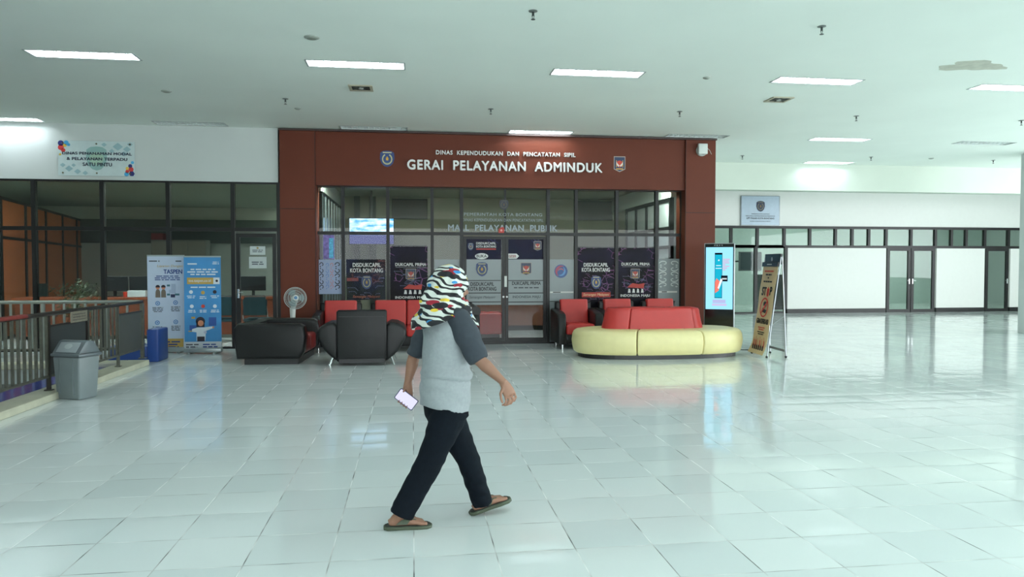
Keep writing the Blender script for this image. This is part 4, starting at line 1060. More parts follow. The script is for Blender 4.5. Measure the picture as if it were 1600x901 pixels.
# ------------------------------------------------------------------ oval cream seat with red core
cxo = (atZ(896, 545).x + atZ(1152, 548).x) / 2; cyo = atZ(1000, 563, 0).y + .72
cxo = (atY(896, 540, cyo).x + atY(1153, 540, cyo).x) / 2
AX = (atY(1153, 540, cyo).x - atY(896, 540, cyo).x) / 2; AY = .74
t = thing('oval_seat', 'large oval cream padded seat with a red padded core in the middle of the hall', 'bench', (cxo, cyo, 0))
def se(a, ax, ay, e=2.5):
    c, s = math.cos(a), math.sin(a); return (math.copysign(abs(c) ** (2 / e), c) * ax, math.copysign(abs(s) ** (2 / e), s) * ay)
def ring_seg(bm, a0, a1, prof, inner, n=18):
    """padded ring segment: prof = (inset, z) on the outside; inner = (ax, ay)"""
    rows = []
    for i in range(n + 1):
        a = a0 + (a1 - a0) * i / n
        row = [Vector((*se(a, AX - ins, AY - ins), z)) for ins, z in prof]
        ix, iy = se(a, inner[0], inner[1], 3.2)
        row += [Vector((ix, iy, prof[-1][1])), Vector((ix, iy, prof[0][1]))]
        rows.append([bm.verts.new(v) for v in row])
    m = len(rows[0])
    for r0, r1 in zip(rows[:-1], rows[1:]):
        for j in range(m): bm.faces.new((r0[j], r0[(j + 1) % m], r1[(j + 1) % m], r1[j]))
    bm.faces.new(rows[0]); bm.faces.new(rows[-1][::-1])
    bmesh.ops.recalc_face_normals(bm, faces=bm.faces[:])
    es = [e for e in bm.edges if (e.verts[0] in rows[0] and e.verts[1] in rows[0]) or (e.verts[0] in rows[-1] and e.verts[1] in rows[-1])]
    bmesh.ops.bevel(bm, geom=es, offset=.018, segments=3, profile=.5, affect='EDGES')
prof = [(.05, .075), (.02, .10), (.0, .18), (-.012, .27), (.0, .38), (.025, .435), (.07, .465), (.16, .48)]
sx1 = atY(996, 540, cyo - AY).x - cxo; sx2 = atY(1101, 540, cyo - AY).x - cxo
def ang_at(x, s):    # angle on the superellipse for a given x, front (s=-1) or back
    c = abs(x / AX) ** (2.5 / 2); a = math.acos(max(0, min(1, c))); a = math.pi - a if x < 0 else a
    return -a if s < 0 else a
A1, A2 = ang_at(sx1, -1), ang_at(sx2, -1); B1, B2 = -A1, -A2
gap = .006
def inn(): return (.80, .24)
segs = [(A1, A2), (A2, B2), (B2, B1), (B1, A1 + 2 * math.pi)]
for k, (a0, a1) in enumerate(segs):
    bm = BM(); ring_seg(bm, a0 + gap, a1 - gap, prof, inn(), 26); obj('seat_section', bm, cream_l, t, smooth=True)
bm = BM()
pts = [se(2 * math.pi * i / 60, AX - .10, AY - .10) for i in range(60)]; prism(bm, pts, 0, .10, 'Z'); obj('plinth', bm, mat('black_plastic', (22, 24, 26), .4), t)
# red core: rounded bolster, wider at the foot, three sections along the front
Yc = cyo - .2; r0, r1 = atY(945, 500, Yc).x - cxo, atY(1103, 500, Yc).x - cxo
m0, m1 = atY(982, 500, Yc).x - cxo, atY(1083, 500, Yc).x - cxo
cc = (r0 + r1) / 2; HWc = (r1 - r0) / 2
zc = atY(1030, 480, cyo - .1).z
def core_pt(a, k, z):
    x, y = se(a, HWc * k, .29 * k + .0, 3.0); return Vector((x + cc, y, z))
cp = [(1.0, .44), (.99, .50), (.955, .62), (.93, .74), (.925, zc - .05), (.90, zc - .015), (.84, zc)]
def core_seg(a0, a1, n=16):
    bm = BM(); rows = []
    for i in range(n + 1):
        a = a0 + (a1 - a0) * i / n; row = [core_pt(a, k, z) for k, z in cp]
        inx = Vector((row[-1].x * .0 + cc * 1.0 + (row[-1].x - cc) * .45, 0, zc)); inb = Vector((inx.x, 0, .44))
        inx.y = row[-1].y * .25; inb.y = inx.y
        rows.append([bm.verts.new(v) for v in row + [inx, inb]])
    m = len(rows[0])
    for p0, p1 in zip(rows[:-1], rows[1:]):
        for j in range(m): bm.faces.new((p0[j], p0[(j + 1) % m], p1[(j + 1) % m], p1[j]))
    bm.faces.new(rows[0]); bm.faces.new(rows[-1][::-1]); bmesh.ops.recalc_face_normals(bm, faces=bm.faces[:])
    es = [e for e in bm.edges if (e.verts[0] in rows[0] and e.verts[1] in rows[0]) or (e.verts[0] in rows[-1] and e.verts[1] in rows[-1])]
    bmesh.ops.bevel(bm, geom=es, offset=.014, segments=2, profile=.5, affect='EDGES')
    obj('core_section', bm, red_l, t, smooth=True)
def ca(x):
    c = abs((x - cc) / HWc / .95) ** 1.5; a = math.acos(max(0, min(1, c))); return math.pi - a if x < cc else a
a1_, a2_ = -ca(m0), -ca(m1)
for (u, v) in ((a1_, a2_), (a2_, -a2_), (-a2_, -a1_), (-a1_, a1_ + 2 * math.pi)): core_seg(u + .02, v - .02)
bm = BM(); box(bm, cc - HWc * .5, cc + HWc * .5, -.11, .11, .2, zc - .005); obj('core_filler', bm, red_l, t)

# ------------------------------------------------------------------ digital kiosk
q = atY(1123, 551, 13.55); q.y = 13.5
t = thing('digital_kiosk', 'tall black digital kiosk with a bright light blue screen beside the oval seat', 'kiosk', (q.x, q.y + .05, 0), R(-27))
zt = atY(1124, 379.5, q.y).z; kw = .285
bm = BM(); box(bm, -kw, kw, -.03, .035, .05, zt, bev=.012, seg=3); obj('kiosk_body', bm, mat('silver_case', (160, 166, 170), .3, .6), t, smooth=True)
bm = BM(); box(bm, -kw + .018, kw - .018, -.034, -.029, .08, zt - .015); obj('front_glass', bm, mat('gloss_black', (12, 14, 16), .12), t)
zs0, zs1 = atY(1124, 483, q.y).z, atY(1124, 386, q.y).z
bm = BM(); box(bm, -kw + .035, kw - .035, -.0365, -.0345, zs0, zs1)
sc_ = obj('screen', bm, emis('kiosk_screen_blue', (140, 203, 232), 1.15), t)
def em_box(nm, x0, x1, z0, z1, rgb, s=1.0, y=-.0385, par=None, pts=None):
    bm = BM()
    if pts: prism(bm, pts, y, y + .0015)
    else: box(bm, x0, x1, y, y + .0015, z0, z1)
    return obj(nm, bm, emis(nm + '_%d' % rgb[0], rgb, s), par or sc_)
H2 = zs1 - zs0
em_box('phone_drawing', -.085, .055, zs0 + H2 * .18, zs1 - H2 * .09, (16, 26, 36), .6)
em_box('phone_display', -.078, .048, zs0 + H2 * .19, zs1 - H2 * .12, (24, 168, 196), 1, -.040)
em_box('display_text', -.06, .03, zs1 - H2 * .30, zs1 - H2 * .29, (220, 240, 245), 1, -.0415); em_box('display_text', -.07, .045, zs1 - H2 * .345, zs1 - H2 * .335, (220, 240, 245), 1, -.0415)
em_box('logo_mark', 0, 0, 0, 0, (221, 240, 245), 1, -.0415, None, disc_pts(-.01, zs1 - H2 * .21, .014, 12))
em_box('hand_drawing', 0, 0, 0, 0, (225, 120, 105), 1, -.0415, None, [(-.078, zs0 + H2 * .26), (-.01, zs0 + H2 * .30), (.03, zs0 + H2 * .42), (0, zs0 + H2 * .46), (-.05, zs0 + H2 * .50), (-.078, zs0 + H2 * .44)])
em_box('hand_drawing', 0, 0, 0, 0, (235, 235, 235), 1, -.043, None, [(-.03, zs0 + H2 * .34), (.0, zs0 + H2 * .33), (.06, zs0 + H2 * .47), (.03, zs0 + H2 * .50)])
em_box('dark_label', .035, .155, zs0 + H2 * .45, zs0 + H2 * .545, (20, 28, 40), .6, -.0415)
em_box('label_text', .05, .14, zs0 + H2 * .48, zs0 + H2 * .505, (200, 210, 215), .8, -.043)
for k in range(7):
    em_box('pink_text', .065, .065 + (.13, .11, .12, .05, .12, .08, .05)[k], zs1 - H2 * (.20 + .028 * k), zs1 - H2 * (.19 + .028 * k), (224, 120, 150), 1)
em_box('caption_box', -.12, .12, zs0 + H2 * .10, zs0 + H2 * .155, (170, 175, 215), 1); em_box('caption_box', -.13, .14, zs0 + H2 * .055, zs0 + H2 * .09, (188, 180, 215), 1)
for k in range(4): 
    bm = BM(); box(bm, -.1 + k * .045, -.075 + k * .045, -.036, -.034, zt - .055, zt - .03); obj('button', bm, mat('button_grey', (110, 118, 122), .4), t)
bm = BM(); box(bm, -.33, .33, -.16, .24, 0, .03, bev=.008); prism(bm, [(.03, .03), (.24, .03), (.03, .85)], .25, .28, 'X'); prism(bm, [(.03, .03), (.24, .03), (.03, .85)], -.28, -.25, 'X')
obj('stand_foot', bm, mat('black_plastic', (22, 24, 26), .4), t)
q = atZ(1160, 547, 0)
ex = thing('power_cable', 'black power cable with a small plug lying on the floor right of the kiosk', 'cable', (q.x, q.y, 0))
bm = BM(); path_tube(bm, [(-.25, .1, .008), (-.14, .02, .008), (.0, .03, .008), (.10, -.02, .008), (.13, -.08, .01)], .008, 6); obj('cord', bm, dark_plastic, ex)
bm = BM(); box(bm, .09, .17, -.14, -.07, 0, .05, bev=.01); obj('plug', bm, dark_plastic, ex)
bm = BM(); path_tube(bm, [(-.1, .2, .006), (.05, .16, .006), (.1, .03, .006)], .006, 6); obj('cord', bm, mat('off_white_plastic', (205, 212, 208), .4), ex)

# ------------------------------------------------------------------ STOP GRATIFIKASI stand
bl, br = atZ(1174, 546.5, .06), atZ(1199, 554, .06)
dv = br - bl; wst = min(dv.length, .66)
an = math.atan2(dv.y, dv.x)
t = thing('banner_stand', 'folding chrome stand with a beige STOP GRATIFIKASI banner, facing left', 'banner', ((bl.x + br.x) / 2, (bl.y + br.y) / 2, 0), an)
hw = wst / 2; ZB = 1.60
LEAN = math.atan2(.20, 1.5)
def lean(bm, s=1): bm.transform(Matrix.Rotation(-LEAN * s, 4, 'X')); return bm
beige = mat('beige_banner', (212, 190, 148), .6, var=.04)
bm = BM()
n = 26; fr, bk = [], []
for i in range(n + 1):
    z = .03 + (ZB - .06) * i / n; y = -.02 - .05 * math.exp(-((i / n) / .10) ** 1.2) + .006 * math.sin(i * .6)
    bend = -.05 * math.exp(-((i / n) / .09) ** 1.5)
    fr.append((bm.verts.new((-hw + .015 + bend, y, z)), bm.verts.new((hw - .015 + bend * .3, y, z)))); bk.append((bm.verts.new((-hw + .015 + bend, y + .003, z)), bm.verts.new((hw - .015 + bend * .3, y + .003, z))))
for i in range(n):
    bm.faces.new((fr[i][0], fr[i][1], fr[i + 1][1], fr[i + 1][0])); bm.faces.new((bk[i][1], bk[i][0], bk[i + 1][0], bk[i + 1][1]))
    bm.faces.new((fr[i][0], fr[i + 1][0], bk[i + 1][0], bk[i][0])); bm.faces.new((fr[i][1], bk[i][1], bk[i + 1][1], fr[i + 1][1]))
ban = obj('banner_sheet', lean(bm), beige, t, smooth=True)
def on_banner(nm, bm, m): lean(bm); obj(nm, bm, m, ban)
bm = BM(); box(bm, -hw, hw, -.045, -.005, ZB - .05, ZB + .03, bev=.008); obj('top_clamp', lean(bm), mat('black_plastic', (22, 24, 26), .4), t)
bm = BM(); box(bm, -.10, .10, -.047, -.045, ZB - .02, ZB - .005); on_banner('clamp_label', bm, mat('label_white', (200, 205, 200), .5))
def bt(s, cx_, cz, w_, h_, m, bold=.02, y=-.032): 
    b_ = text_bm(s, w_, h_, .003, bold); b_.transform(Matrix.Translation((cx_, y, cz))); on_banner('letter_line', b_, m)
ink_b = mat('banner_black_ink', (30, 28, 26), .6); red_b = mat('banner_red_ink', (200, 60, 48), .6)
for k, (z, w_, m) in enumerate(((1.47, .40, red_b), (1.41, .34, ink_b), (1.355, .05, ink_b), (1.29, .48, ink_b))):
    bm = BM(); lines_bm(bm, -w_ / 2, w_ / 2, z - .016, z + .016, -.030, 1, .002, .8, random.Random(k)); on_banner('small_print', bm, m)
bt('ST', -.10, 1.12, .19, .15, ink_b, .03); bt('P', .19, 1.13, .09, .15, ink_b, .03)
bm = BM()   # red pointing figure in place of the O
for x in (-.03, .0, .03): box(bm, .07 + x - .010, .07 + x + .010, -.034, -.03, 1.06, 1.12 + .08 - abs(x))
prism(bm, disc_pts(.07, 1.07, .04, 14), -.034, -.030); on_banner('red_hand', bm, red_b)
bm = BM(); o_ = disc_pts(0, .84, .17, 36); i_ = disc_pts(0, .84, .145, 36)
for k in range(36):
    k2 = (k + 1) % 36; prism(bm, [o_[k], o_[k2], i_[k2], i_[k]], -.036, -.033)
c45 = math.cos(R(45)); prism(bm, [(-.11 - .01, .73 + .01), (-.11 + .01, .73 - .01), (.11 + .01, .95 - .01), (.11 - .01, .95 + .01)], -.036, -.033)
on_banner('ban_ring', bm, red_b)
bm = BM(); prism(bm, [(-.10, .77), (.08, .74), (.10, .80), (.02, .81), (-.06, .83)], -.033, -.030); prism(bm, [(-.04, .87), (.05, .86), (.08, .92), (.0, .95), (-.05, .92)], -.033, -.030)
on_banner('hands_drawing', bm, ink_b)
bt('GRATIFIKASI', .0, .60, .50, .09, ink_b, .02)
for k, (z, m) in enumerate(((.49, red_b), (.455, red_b), (.41, ink_b), (.375, ink_b))):
    bm = BM(); lines_bm(bm, -.15, .15, z - .012, z + .012, -.030, 1, .002, .8, random.Random(k)); on_banner('small_print', bm, m)
bm = BM()
for k in range(6):
    x = -.22 + .085 * k; prism(bm, [(x - .03, .08), (x + .03, .08), (x + .022, .17), (x + .0, .19), (x - .022, .17)], -.05, -.047)
on_banner('crowd_drawing', bm, ink_b)
bm = BM()
for k in range(6):
    x = -.22 + .085 * k; box(bm, x - .008, x + .008, -.046, -.043, .17, .30 + .03 * (k % 2)); 
on_banner('raised_arms', bm, mat('skin_print', (196, 130, 100), .6))
for k in (0, 1, 3, 5):
    x = -.22 + .085 * k; bm = BM(); box(bm, x + .012, x + .03, -.046, -.043, .16, .27); on_banner('red_sleeve', bm, red_b)
for s in (-1, 1):
    bm = BM(); tube(bm, (s * hw, 0, .02), (s * hw, 0, ZB + .12), .011, n=10); obj('frame_leg', lean(bm), mat('satin_chrome', (150, 156, 160), .35, .9), t)
    bm = BM(); tube(bm, (s * hw, .33, .02), (s * hw, .25, ZB + .10), .011, n=10); obj('frame_leg', bm, mat('satin_chrome', (150, 156, 160), .35, .9), t)
    for (y, z) in ((.0, .02), (.33, .02)):
        bm = BM(); ball(bm, (s * hw, y, z), (.022, .022, .02), 12, 8); obj('foot', bm, dark_plastic, t)
    bm = BM(); tube(bm, (s * hw, .07, .55), (s * hw, .31, .72), .008, n=8); ball(bm, (s * hw, .07, .55), (.016,) * 3, 10, 8); obj('cross_brace', bm, mat('satin_chrome', (150, 156, 160), .35, .9), t)
bm = BM(); box(bm, -hw, hw, .22, .26, ZB - .02, ZB + .16, bev=.006); o = obj('header_board', bm, mat('black_plastic', (22, 24, 26), .4), t)
bm = BM(); prism(bm, disc_pts(-.02, ZB + .07, .035, 14), .216, .22); obj('header_mark', bm, mat('silver_mark', (150, 155, 158), .4), o)
bm = BM(); box(bm, -hw, hw, .31, .34, .10, .14); obj('lower_bar', bm, mat('satin_chrome', (150, 156, 160), .35, .9), t)

# ------------------------------------------------------------------ roll-up banners
def rollup(lb, bx0, bx1, by, ty, tx0, tx1, Y, body):
    a, b = atY(bx0, by, Y), atY(bx1, by, Y); cx_ = (a.x + b.x) / 2; hw = (b.x - a.x) / 2; z1 = atY((tx0 + tx1) / 2, ty, Y + .06).z
    t = thing('roll_up_banner', lb, 'banner', (cx_, Y, 0))
    bm = BM(); box(bm, -hw - .01, hw + .01, -.06, .06, .02, .10, bev=.015, seg=3); obj('cassette', bm, mat('alu_cassette', (150, 160, 160), .35, .6), t, smooth=True)
    for s in (-1, 1):
        bm = BM(); box(bm, s * hw * .7 - .02, s * hw * .7 + .02, -.14, .14, 0, .025); obj('foot', bm, mat('alu_cassette', (150, 160, 160), .35, .6), t)
    bm = BM(); tube(bm, (0, .05, .08), (0, .07, z1 - .01), .01); obj('support_pole', bm, chrome, t)
    bm = BM(); box(bm, -hw, hw, -.004, .0, .09, z1); sh = obj('banner_sheet', bm, body, t)
    bm = BM(); box(bm, -hw, hw, -.012, .012, z1 - .01, z1 + .015); obj('top_rail', bm, mat('alu_cassette', (150, 160, 160), .35, .6), t)
    return t, sh, hw, z1
white_b = mat('white_banner_print', (186, 200, 220), .5, var=.02)
navy = mat('navy_print', (28, 60, 130), .5); bluep = mat('blue_print', (70, 120, 180), .5); goldp = mat('gold_print', (182, 152, 74), .5); skinp = mat('skin_print', (206, 150, 130), .6)
hairp = mat('hair_print', (36, 32, 44), .6); khaki = mat('khaki_print', (112, 102, 92), .6); tealp = mat('teal_print', (60, 110, 125), .6)
t, sh, hw, z1 = rollup('white roll-up banner reading TASPEN with small figures, left of the blue banner', 232, 290, 548.5, 399.5, 232, 292, 13.92, white_b)
zz = lambda py, t0=399.5, t1=548: z1 - (py - t0) / (t1 - t0) * (z1 - .02)
xx_ = lambda px, p0=232, p1=291.5: -hw + (px - p0) / (p1 - p0) * 2 * hw
def pr(nm, m, par, *rects, y=-.007):
    for k_, (x0, x1, z0, z1_) in enumerate(rects):
        bm = BM(); box(bm, min(x0, x1), max(x0, x1), y - .0006 * k_, y + .002, min(z0, z1_), max(z0, z1_)); obj(nm, bm, m, par)
def ptx(s, x0, y0, x1, y1, m, par, bold=.0, shear=0, y=-.007): return text('letter_line', s, (xx_(x0) + xx_(x1)) / 2, y, (zz(y0) + zz(y1)) / 2, xx_(x1) - xx_(x0), zz(y0) - zz(y1), m, par, .002, bold, 1.0, False, shear)
def pln(x0, y0, x1, y1, rows, m, par, seed=1, center=True, y=-.005):
    bm = BM(); lines_bm(bm, xx_(x0), xx_(x1), zz(y1), zz(y0), y, rows, .002, .5, random.Random(seed), center); return obj('small_print', bm, m, par)
ptx('TASPEN', 258, 420.5, 288, 427.5, navy, sh, .03)
ptx('Layanan Dengan', 248, 413.5, 288.5, 418, goldp, sh, 0, .2)
pln(240, 429.5, 288, 438, 3, navy, sh, 1); pln(235, 406, 252, 409.5, 1, inkg, sh, 2); pln(276, 406, 289, 409.5, 1, inkg, sh, 3)
bm = BM()
for x, s in ((248.5, 1), (257.5, .93)):
    prism(bm, [(xx_(x - 4), zz(464)), (xx_(x + 4), zz(464)), (xx_(x + 3.6), zz(455)), (xx_(x + 2), zz(451.5)), (xx_(x - 2), zz(451.5)), (xx_(x - 3.6), zz(455))], -.007, -.005)
obj('figure_shirt', bm, khaki, sh)
bm = BM()
for x in (248.5, 257.5): prism(bm, disc_pts(xx_(x), zz(448.5), .034, 14), -.008, -.005)
obj('figure_face', bm, skinp, sh)
bm = BM()
for x in (248.5, 257.5): prism(bm, [(xx_(x) + .038 * math.cos(u), zz(447.8) + .038 * math.sin(u)) for u in [R(-10 + 200 * i / 10) for i in range(11)]], -.010, -.008)
obj('figure_hair', bm, hairp, sh)
pr('hand_drawing', mat('ice_blue_print', (160, 175, 200), .5), sh, (xx_(270), xx_(277), zz(443), zz(458)), (xx_(266), xx_(274), zz(452), zz(457)))
pr('card_drawing', tealp, sh, (xx_(263), xx_(268), zz(444), zz(447)), (xx_(263), xx_(268), zz(458), zz(461)), (xx_(276), xx_(283), zz(458), zz(461))); pr('cuff_drawing', mat('navy_dark', (36, 42, 80), .5), sh, (xx_(269), xx_(276), zz(459), zz(464)), y=-.010)
for (px, py) in ((248, 473), (276.5, 472), (247, 503), (276.5, 502)):
    bm = BM(); o_ = disc_pts(xx_(px), zz(py), .04, 20); i_ = disc_pts(xx_(px), zz(py), .026, 20)
    for k in range(20): prism(bm, [o_[k], o_[(k + 1) % 20], i_[(k + 1) % 20], i_[k]], -.007, -.005)
    box(bm, xx_(px) - .012, xx_(px) + .012, -.007, -.005, zz(py) - .012, zz(py) + .012); obj('icon', bm, bluep, sh)
    pln(px - 9, py + 5.5, px + 9, py + 14, 4, inkg, sh, int(px))
pr('gold_band', goldp, sh, (xx_(244), xx_(288.5), zz(528), zz(544)), y=-.006); pln(246, 531, 287, 543, 3, navy, sh, 9, True, -.008)
# blue one
blue_b = mat('blue_banner_print', (58, 132, 188), .5, var=.14, scale=2.2)
t, sh, hw, z1 = rollup('blue roll-up banner with a drawn woman and gold search bar, right of the white one', 289, 346.5, 548.5, 401, 294, 353, 13.70, blue_b)
zz = lambda py, t0=401, t1=548: z1 - (py - t0) / (t1 - t0) * (z1 - .02)
xx_ = lambda px, p0=292, p1=351: -hw + (px - p0) / (p1 - p0) * 2 * hw
whp = mat('white_print', (205, 215, 222), .5)
pln(298, 410, 314, 414, 1, whp, sh, 2); pln(337, 408, 349, 413, 2, whp, sh, 3); pln(297, 418.5, 348, 430, 3, whp, sh, 4)
pr('search_bar', goldp, sh, (xx_(297), xx_(339), zz(433), zz(443))); pr('search_end', whp, sh, (xx_(339), xx_(349), zz(433), zz(443)))
ptx('tos.taspen.co.id', 299.5, 435.5, 335, 441, whp, sh, .01, 0, -.009)
bm = BM(); prism(bm, disc_pts(xx_(344.5), zz(438), .022, 14), -.010, -.007); obj('search_mark', bm, hairp, sh)
pln(300, 446, 346, 449.5, 1, whp, sh, 5)
for i, (px, py, m) in enumerate(((303, 455, whp), (322, 456, goldp), (341, 455, hairp), (304, 477, whp), (322, 477, red_print), (341, 477, whp))):
    bm = BM(); prism(bm, disc_pts(xx_(px), zz(py), .033, 10 + i % 3), -.007, -.005); obj('icon', bm, m, sh); pln(px - 7, py + 5, px + 7, py + 10, 2, whp, sh, i)
# woman
bm = BM(); prism(bm, [(xx_(311), zz(530)), (xx_(325), zz(530)), (xx_(326), zz(515)), (xx_(337), zz(511)), (xx_(337), zz(508)), (xx_(324), zz(509.5)), (xx_(313), zz(509.5)), (xx_(304), zz(512)), (xx_(304), zz(516)), (xx_(311), zz(517))], -.008, -.005); obj('woman_shirt', bm, whp, sh)
bm = BM(); prism(bm, disc_pts(xx_(317.5), zz(500), .078, 22), -.0085, -.0055); prism(bm, [(xx_(311), zz(500)), (xx_(324), zz(500)), (xx_(324), zz(509)), (xx_(311), zz(509))], -.0085, -.0055); obj('woman_hair', bm, hairp, sh)
bm = BM(); prism(bm, disc_pts(xx_(318), zz(503), .052, 22, .95), -.010, -.0085); prism(bm, disc_pts(xx_(338), zz(509.5), .018, 10), -.010, -.0085); obj('woman_face', bm, skinp, sh)
pr('woman_skirt', hairp, sh, (xx_(312), xx_(324), zz(523.5), zz(531)), y=-.009)
pr('screen_drawing', mat('deep_blue_print', (40, 80, 150), .5), sh, (xx_(331), xx_(343), zz(494), zz(507)), (xx_(300), xx_(311), zz(506), zz(514))); pr('desk_drawing', goldp, sh, (xx_(298), xx_(312), zz(514.5), zz(516)), (xx_(303), xx_(309), zz(493), zz(496)))
bm = BM(); prism(bm, disc_pts(xx_(325), zz(517), .026, 14), -.011, -.009); obj('badge_drawing', bm, mat('pale_lilac', (180, 185, 205), .5), sh)
pr('white_footer', mat('footer_white', (190, 198, 202), .5), sh, (xx_(291.5), xx_(351), zz(531.5), zz(547)), y=-.006); pln(294, 534, 318, 545, 3, inkg, sh, 12, False, -.008); pln(321, 534, 348, 545, 3, navy, sh, 13, False, -.008)

# ------------------------------------------------------------------ railing round the open well
steel = mat('dull_railing_steel', (104, 104, 94), .38, .7, var=.15, scale=20); dsteel = mat('dark_handrail', (46, 42, 38), .4, .5)
XRl = XV - .04
yp = lambda px, py: atX(px, py, XRl).y
ZR = atX(222, 471, XRl).z
YCn = yp(222, 500)
Y1, Y2, Y3 = yp(75, 520), yp(135, 520), yp(184, 520)
rl = thing('railing', 'dark handrailed metal railing running towards the banners, behind the grey bin', 'railing', (XRl, YCn, .085))
z0_ = .085
def rbox(nm, m, *bs, smooth=False):
    bm = BM()
    for b_ in bs: box(bm, *b_, bev=.004, seg=2)
    return obj(nm, bm, m, rl, True, smooth)
Ys = 1.2
bm = BM(); tube(bm, (XRl, Ys, ZR), (XRl, YCn, ZR), .026, n=14); obj('handrail', bm, dsteel, rl, True, True)
bm = BM(); tube(bm, (XRl, yp(-300, 560) if False else 6.2, ZR + .004), (XRl, yp(40, 498), ZR + .004), .028, n=14); obj('handrail_sleeve', bm, mat('worn_red_paint', (112, 40, 34), .5, var=.3), rl, True, True)
for (y, m, r_) in ((Y1, dsteel, .02), (Y2, dsteel, .016), (Y3, steel, .018), (YCn, steel, .026), (5.6, dsteel, .02), (3.4, dsteel, .02)):
    bm = BM(); box(bm, XRl - r_, XRl + r_, y - r_, y + r_, z0_, ZR - .02); box(bm, XRl - r_ * 2, XRl + r_ * 2, y - r_ * 2, y + r_ * 2, z0_, z0_ + .012); obj('post', bm, m, rl, True)
zl = .25
for (ya, yb) in ((3.4, 5.6), (5.6, Y1), (Y1, Y2), (Y2, Y3), (Y3, YCn)):
    rbox('bottom_rail', steel, (XRl - .014, XRl + .014, ya, yb, zl - .015, zl + .015))
rbox('mid_rail', dsteel, (XRl - .012, XRl + .012, Y1, Y2, ZR - .16, ZR - .135), (XRl - .012, XRl + .012, Y3, YCn, ZR - .16, ZR - .135))
for (ya, yb, n_) in ((3.5, 5.55, 17), (5.65, Y1 - .04, None), (Y2 + .06, Y3 - .05, None)):
    n_ = n_ or max(3, int((yb - ya) / .125))
    for k in range(n_ + 1):
        y = ya + (yb - ya) * k / n_
        bm = BM(); box(bm, XRl - .012, XRl + .012, y - .016, y + .016, zl, ZR - .02); obj('baluster', bm, steel, rl, True)
rbox('infill_panel', mat('dark_grey_panel', (78, 80, 74), .45, .3), (XRl - .006, XRl + .006, Y3 + .04, YCn - .04, zl, ZR - .16))
rbox('infill_panel', mat('smoked_panel', (52, 56, 56), .35, .2), (XRl - .006, XRl + .006, Y1 + .04, Y2 - .03, zl, ZR - .16))
pa, pb = yp(107, 495), Y2 - .02
rbox('sign_plate', mat('worn_sign_plate', (122, 118, 104), .5, .2, var=.2, scale=30), (XRl + .02, XRl + .026, pa, pb, ZR - .15, ZR - .01))
bm = BM()
for k in range(3): box(bm, XRl + .026, XRl + .028, pa + .06, pb - .06, ZR - .05 - k * .035, ZR - .043 - k * .035)
obj('sign_print', bm, dsteel, rl, True)
# far run of the railing, going left from the corner
fr_ = thing('railing', 'pale steel railing crossing behind at the far side of the open well', 'railing', (XRl - 1, YCn, .085))
bm = BM(); tube(bm, (-11.8, YCn, ZR), (XRl - .03, YCn, ZR), .026, n=14); obj('handrail', bm, mat('pale_steel', (150, 155, 148), .35, .6), fr_, True, True)
bm = BM(); box(bm, -11.8, XRl - .03, YCn - .014, YCn + .014, zl - .015, zl + .015); obj('bottom_rail', bm, steel, fr_, True)
k = 0; x = XRl - .22
while x > -9.4:
    big = k % 9 == 8
    bm = BM(); r_ = .024 if big else .014; box(bm, x - r_, x + r_, YCn - r_, YCn + r_, z0_ if big else zl, ZR - .02)
    obj('post' if big else 'baluster', bm, mat('pale_steel', (150, 155, 148), .35, .6) , fr_, True); x -= .155; k += 1
# blue bench beyond the corner
a = atZ(228, 566, 0); b = atZ(246, 566, 0)
bb = thing('blue_bench', 'blue padded bench just beyond the corner of the railing', 'bench', (b.x - .9, YCn + .42, 0))
blue_v = mat('blue_vinyl', (28, 62, 130), .45)
bm = BM(); box(bm, .72, .90, -.24, .26, .0, .53, bev=.025, seg=3); obj('bench_end', bm, blue_v, bb, smooth=True)
bm = BM(); box(bm, .12, .73, -.22, .24, .02, .26, bev=.03, seg=3); obj('bench_seat', bm, blue_v, bb, smooth=True)

# ------------------------------------------------------------------ litter bin
q = atZ(108, 625, 0)
t = thing('litter_bin', 'grey plastic swing-lid litter bin standing against the curb of the railing', 'bin', (q.x + .02, q.y + .16, 0), R(-24))
gp_ = mat('grey_bin_plastic', (112, 122, 124), .42, var=.04); gd_ = mat('dark_bin_lid', (88, 98, 102), .38)
def taper(bm, x, y, z0, k0, z1, k1, bev=.02):
    vs = [bm.verts.new((sx * x * k, sy * y * k, z)) for z, k in ((z0, k0), (z1, k1)) for sx, sy in ((-1, -1), (1, -1), (1, 1), (-1, 1))]
    fs = [bm.faces.new([vs[i] for i in f]) for f in ((3, 2, 1, 0), (4, 5, 6, 7), (0, 1, 5, 4), (1, 2, 6, 5), (2, 3, 7, 6), (3, 0, 4, 7))]
    bmesh.ops.recalc_face_normals(bm, faces=fs); bmesh.ops.bevel(bm, geom=list({e for f in fs for e in f.edges}), offset=bev, segments=3, profile=.5, affect='EDGES')
HB = .50
bm = BM(); taper(bm, .195, .15, .0, .86, HB, 1.0)
o = obj('bin_body', bm, gp_, t, smooth=True)
bm = BM()
for sx in (-.5, .5): prism(bm, [(sx * .3 - .004, -.134 if True else 0), (sx * .3 + .004, -.134)], 0, 0) if False else box(bm, sx * .20 - .003, sx * .20 + .003, -.1535, -.12, .06, HB - .02)
bm.transform(Matrix.Identity(4)); obj('rib', bm, gp_, o)
bm = BM(); box(bm, -.212, .212, -.166, .166, HB, HB + .035, bev=.01); obj('rim', bm, gd_, t, smooth=True)
bm = BM(); prism(bm, [(-.155, HB + .035), (.155, HB + .035), (.06, HB + .175), (.0, HB + .185), (-.05, HB + .175)], -.20, .20, 'X', bev=.012); obj('lid', bm, gd_, t, smooth=True)
mrot = Matrix.Translation((0, -.105, HB + .105)) @ Matrix.Rotation(R(-36), 4, 'X')
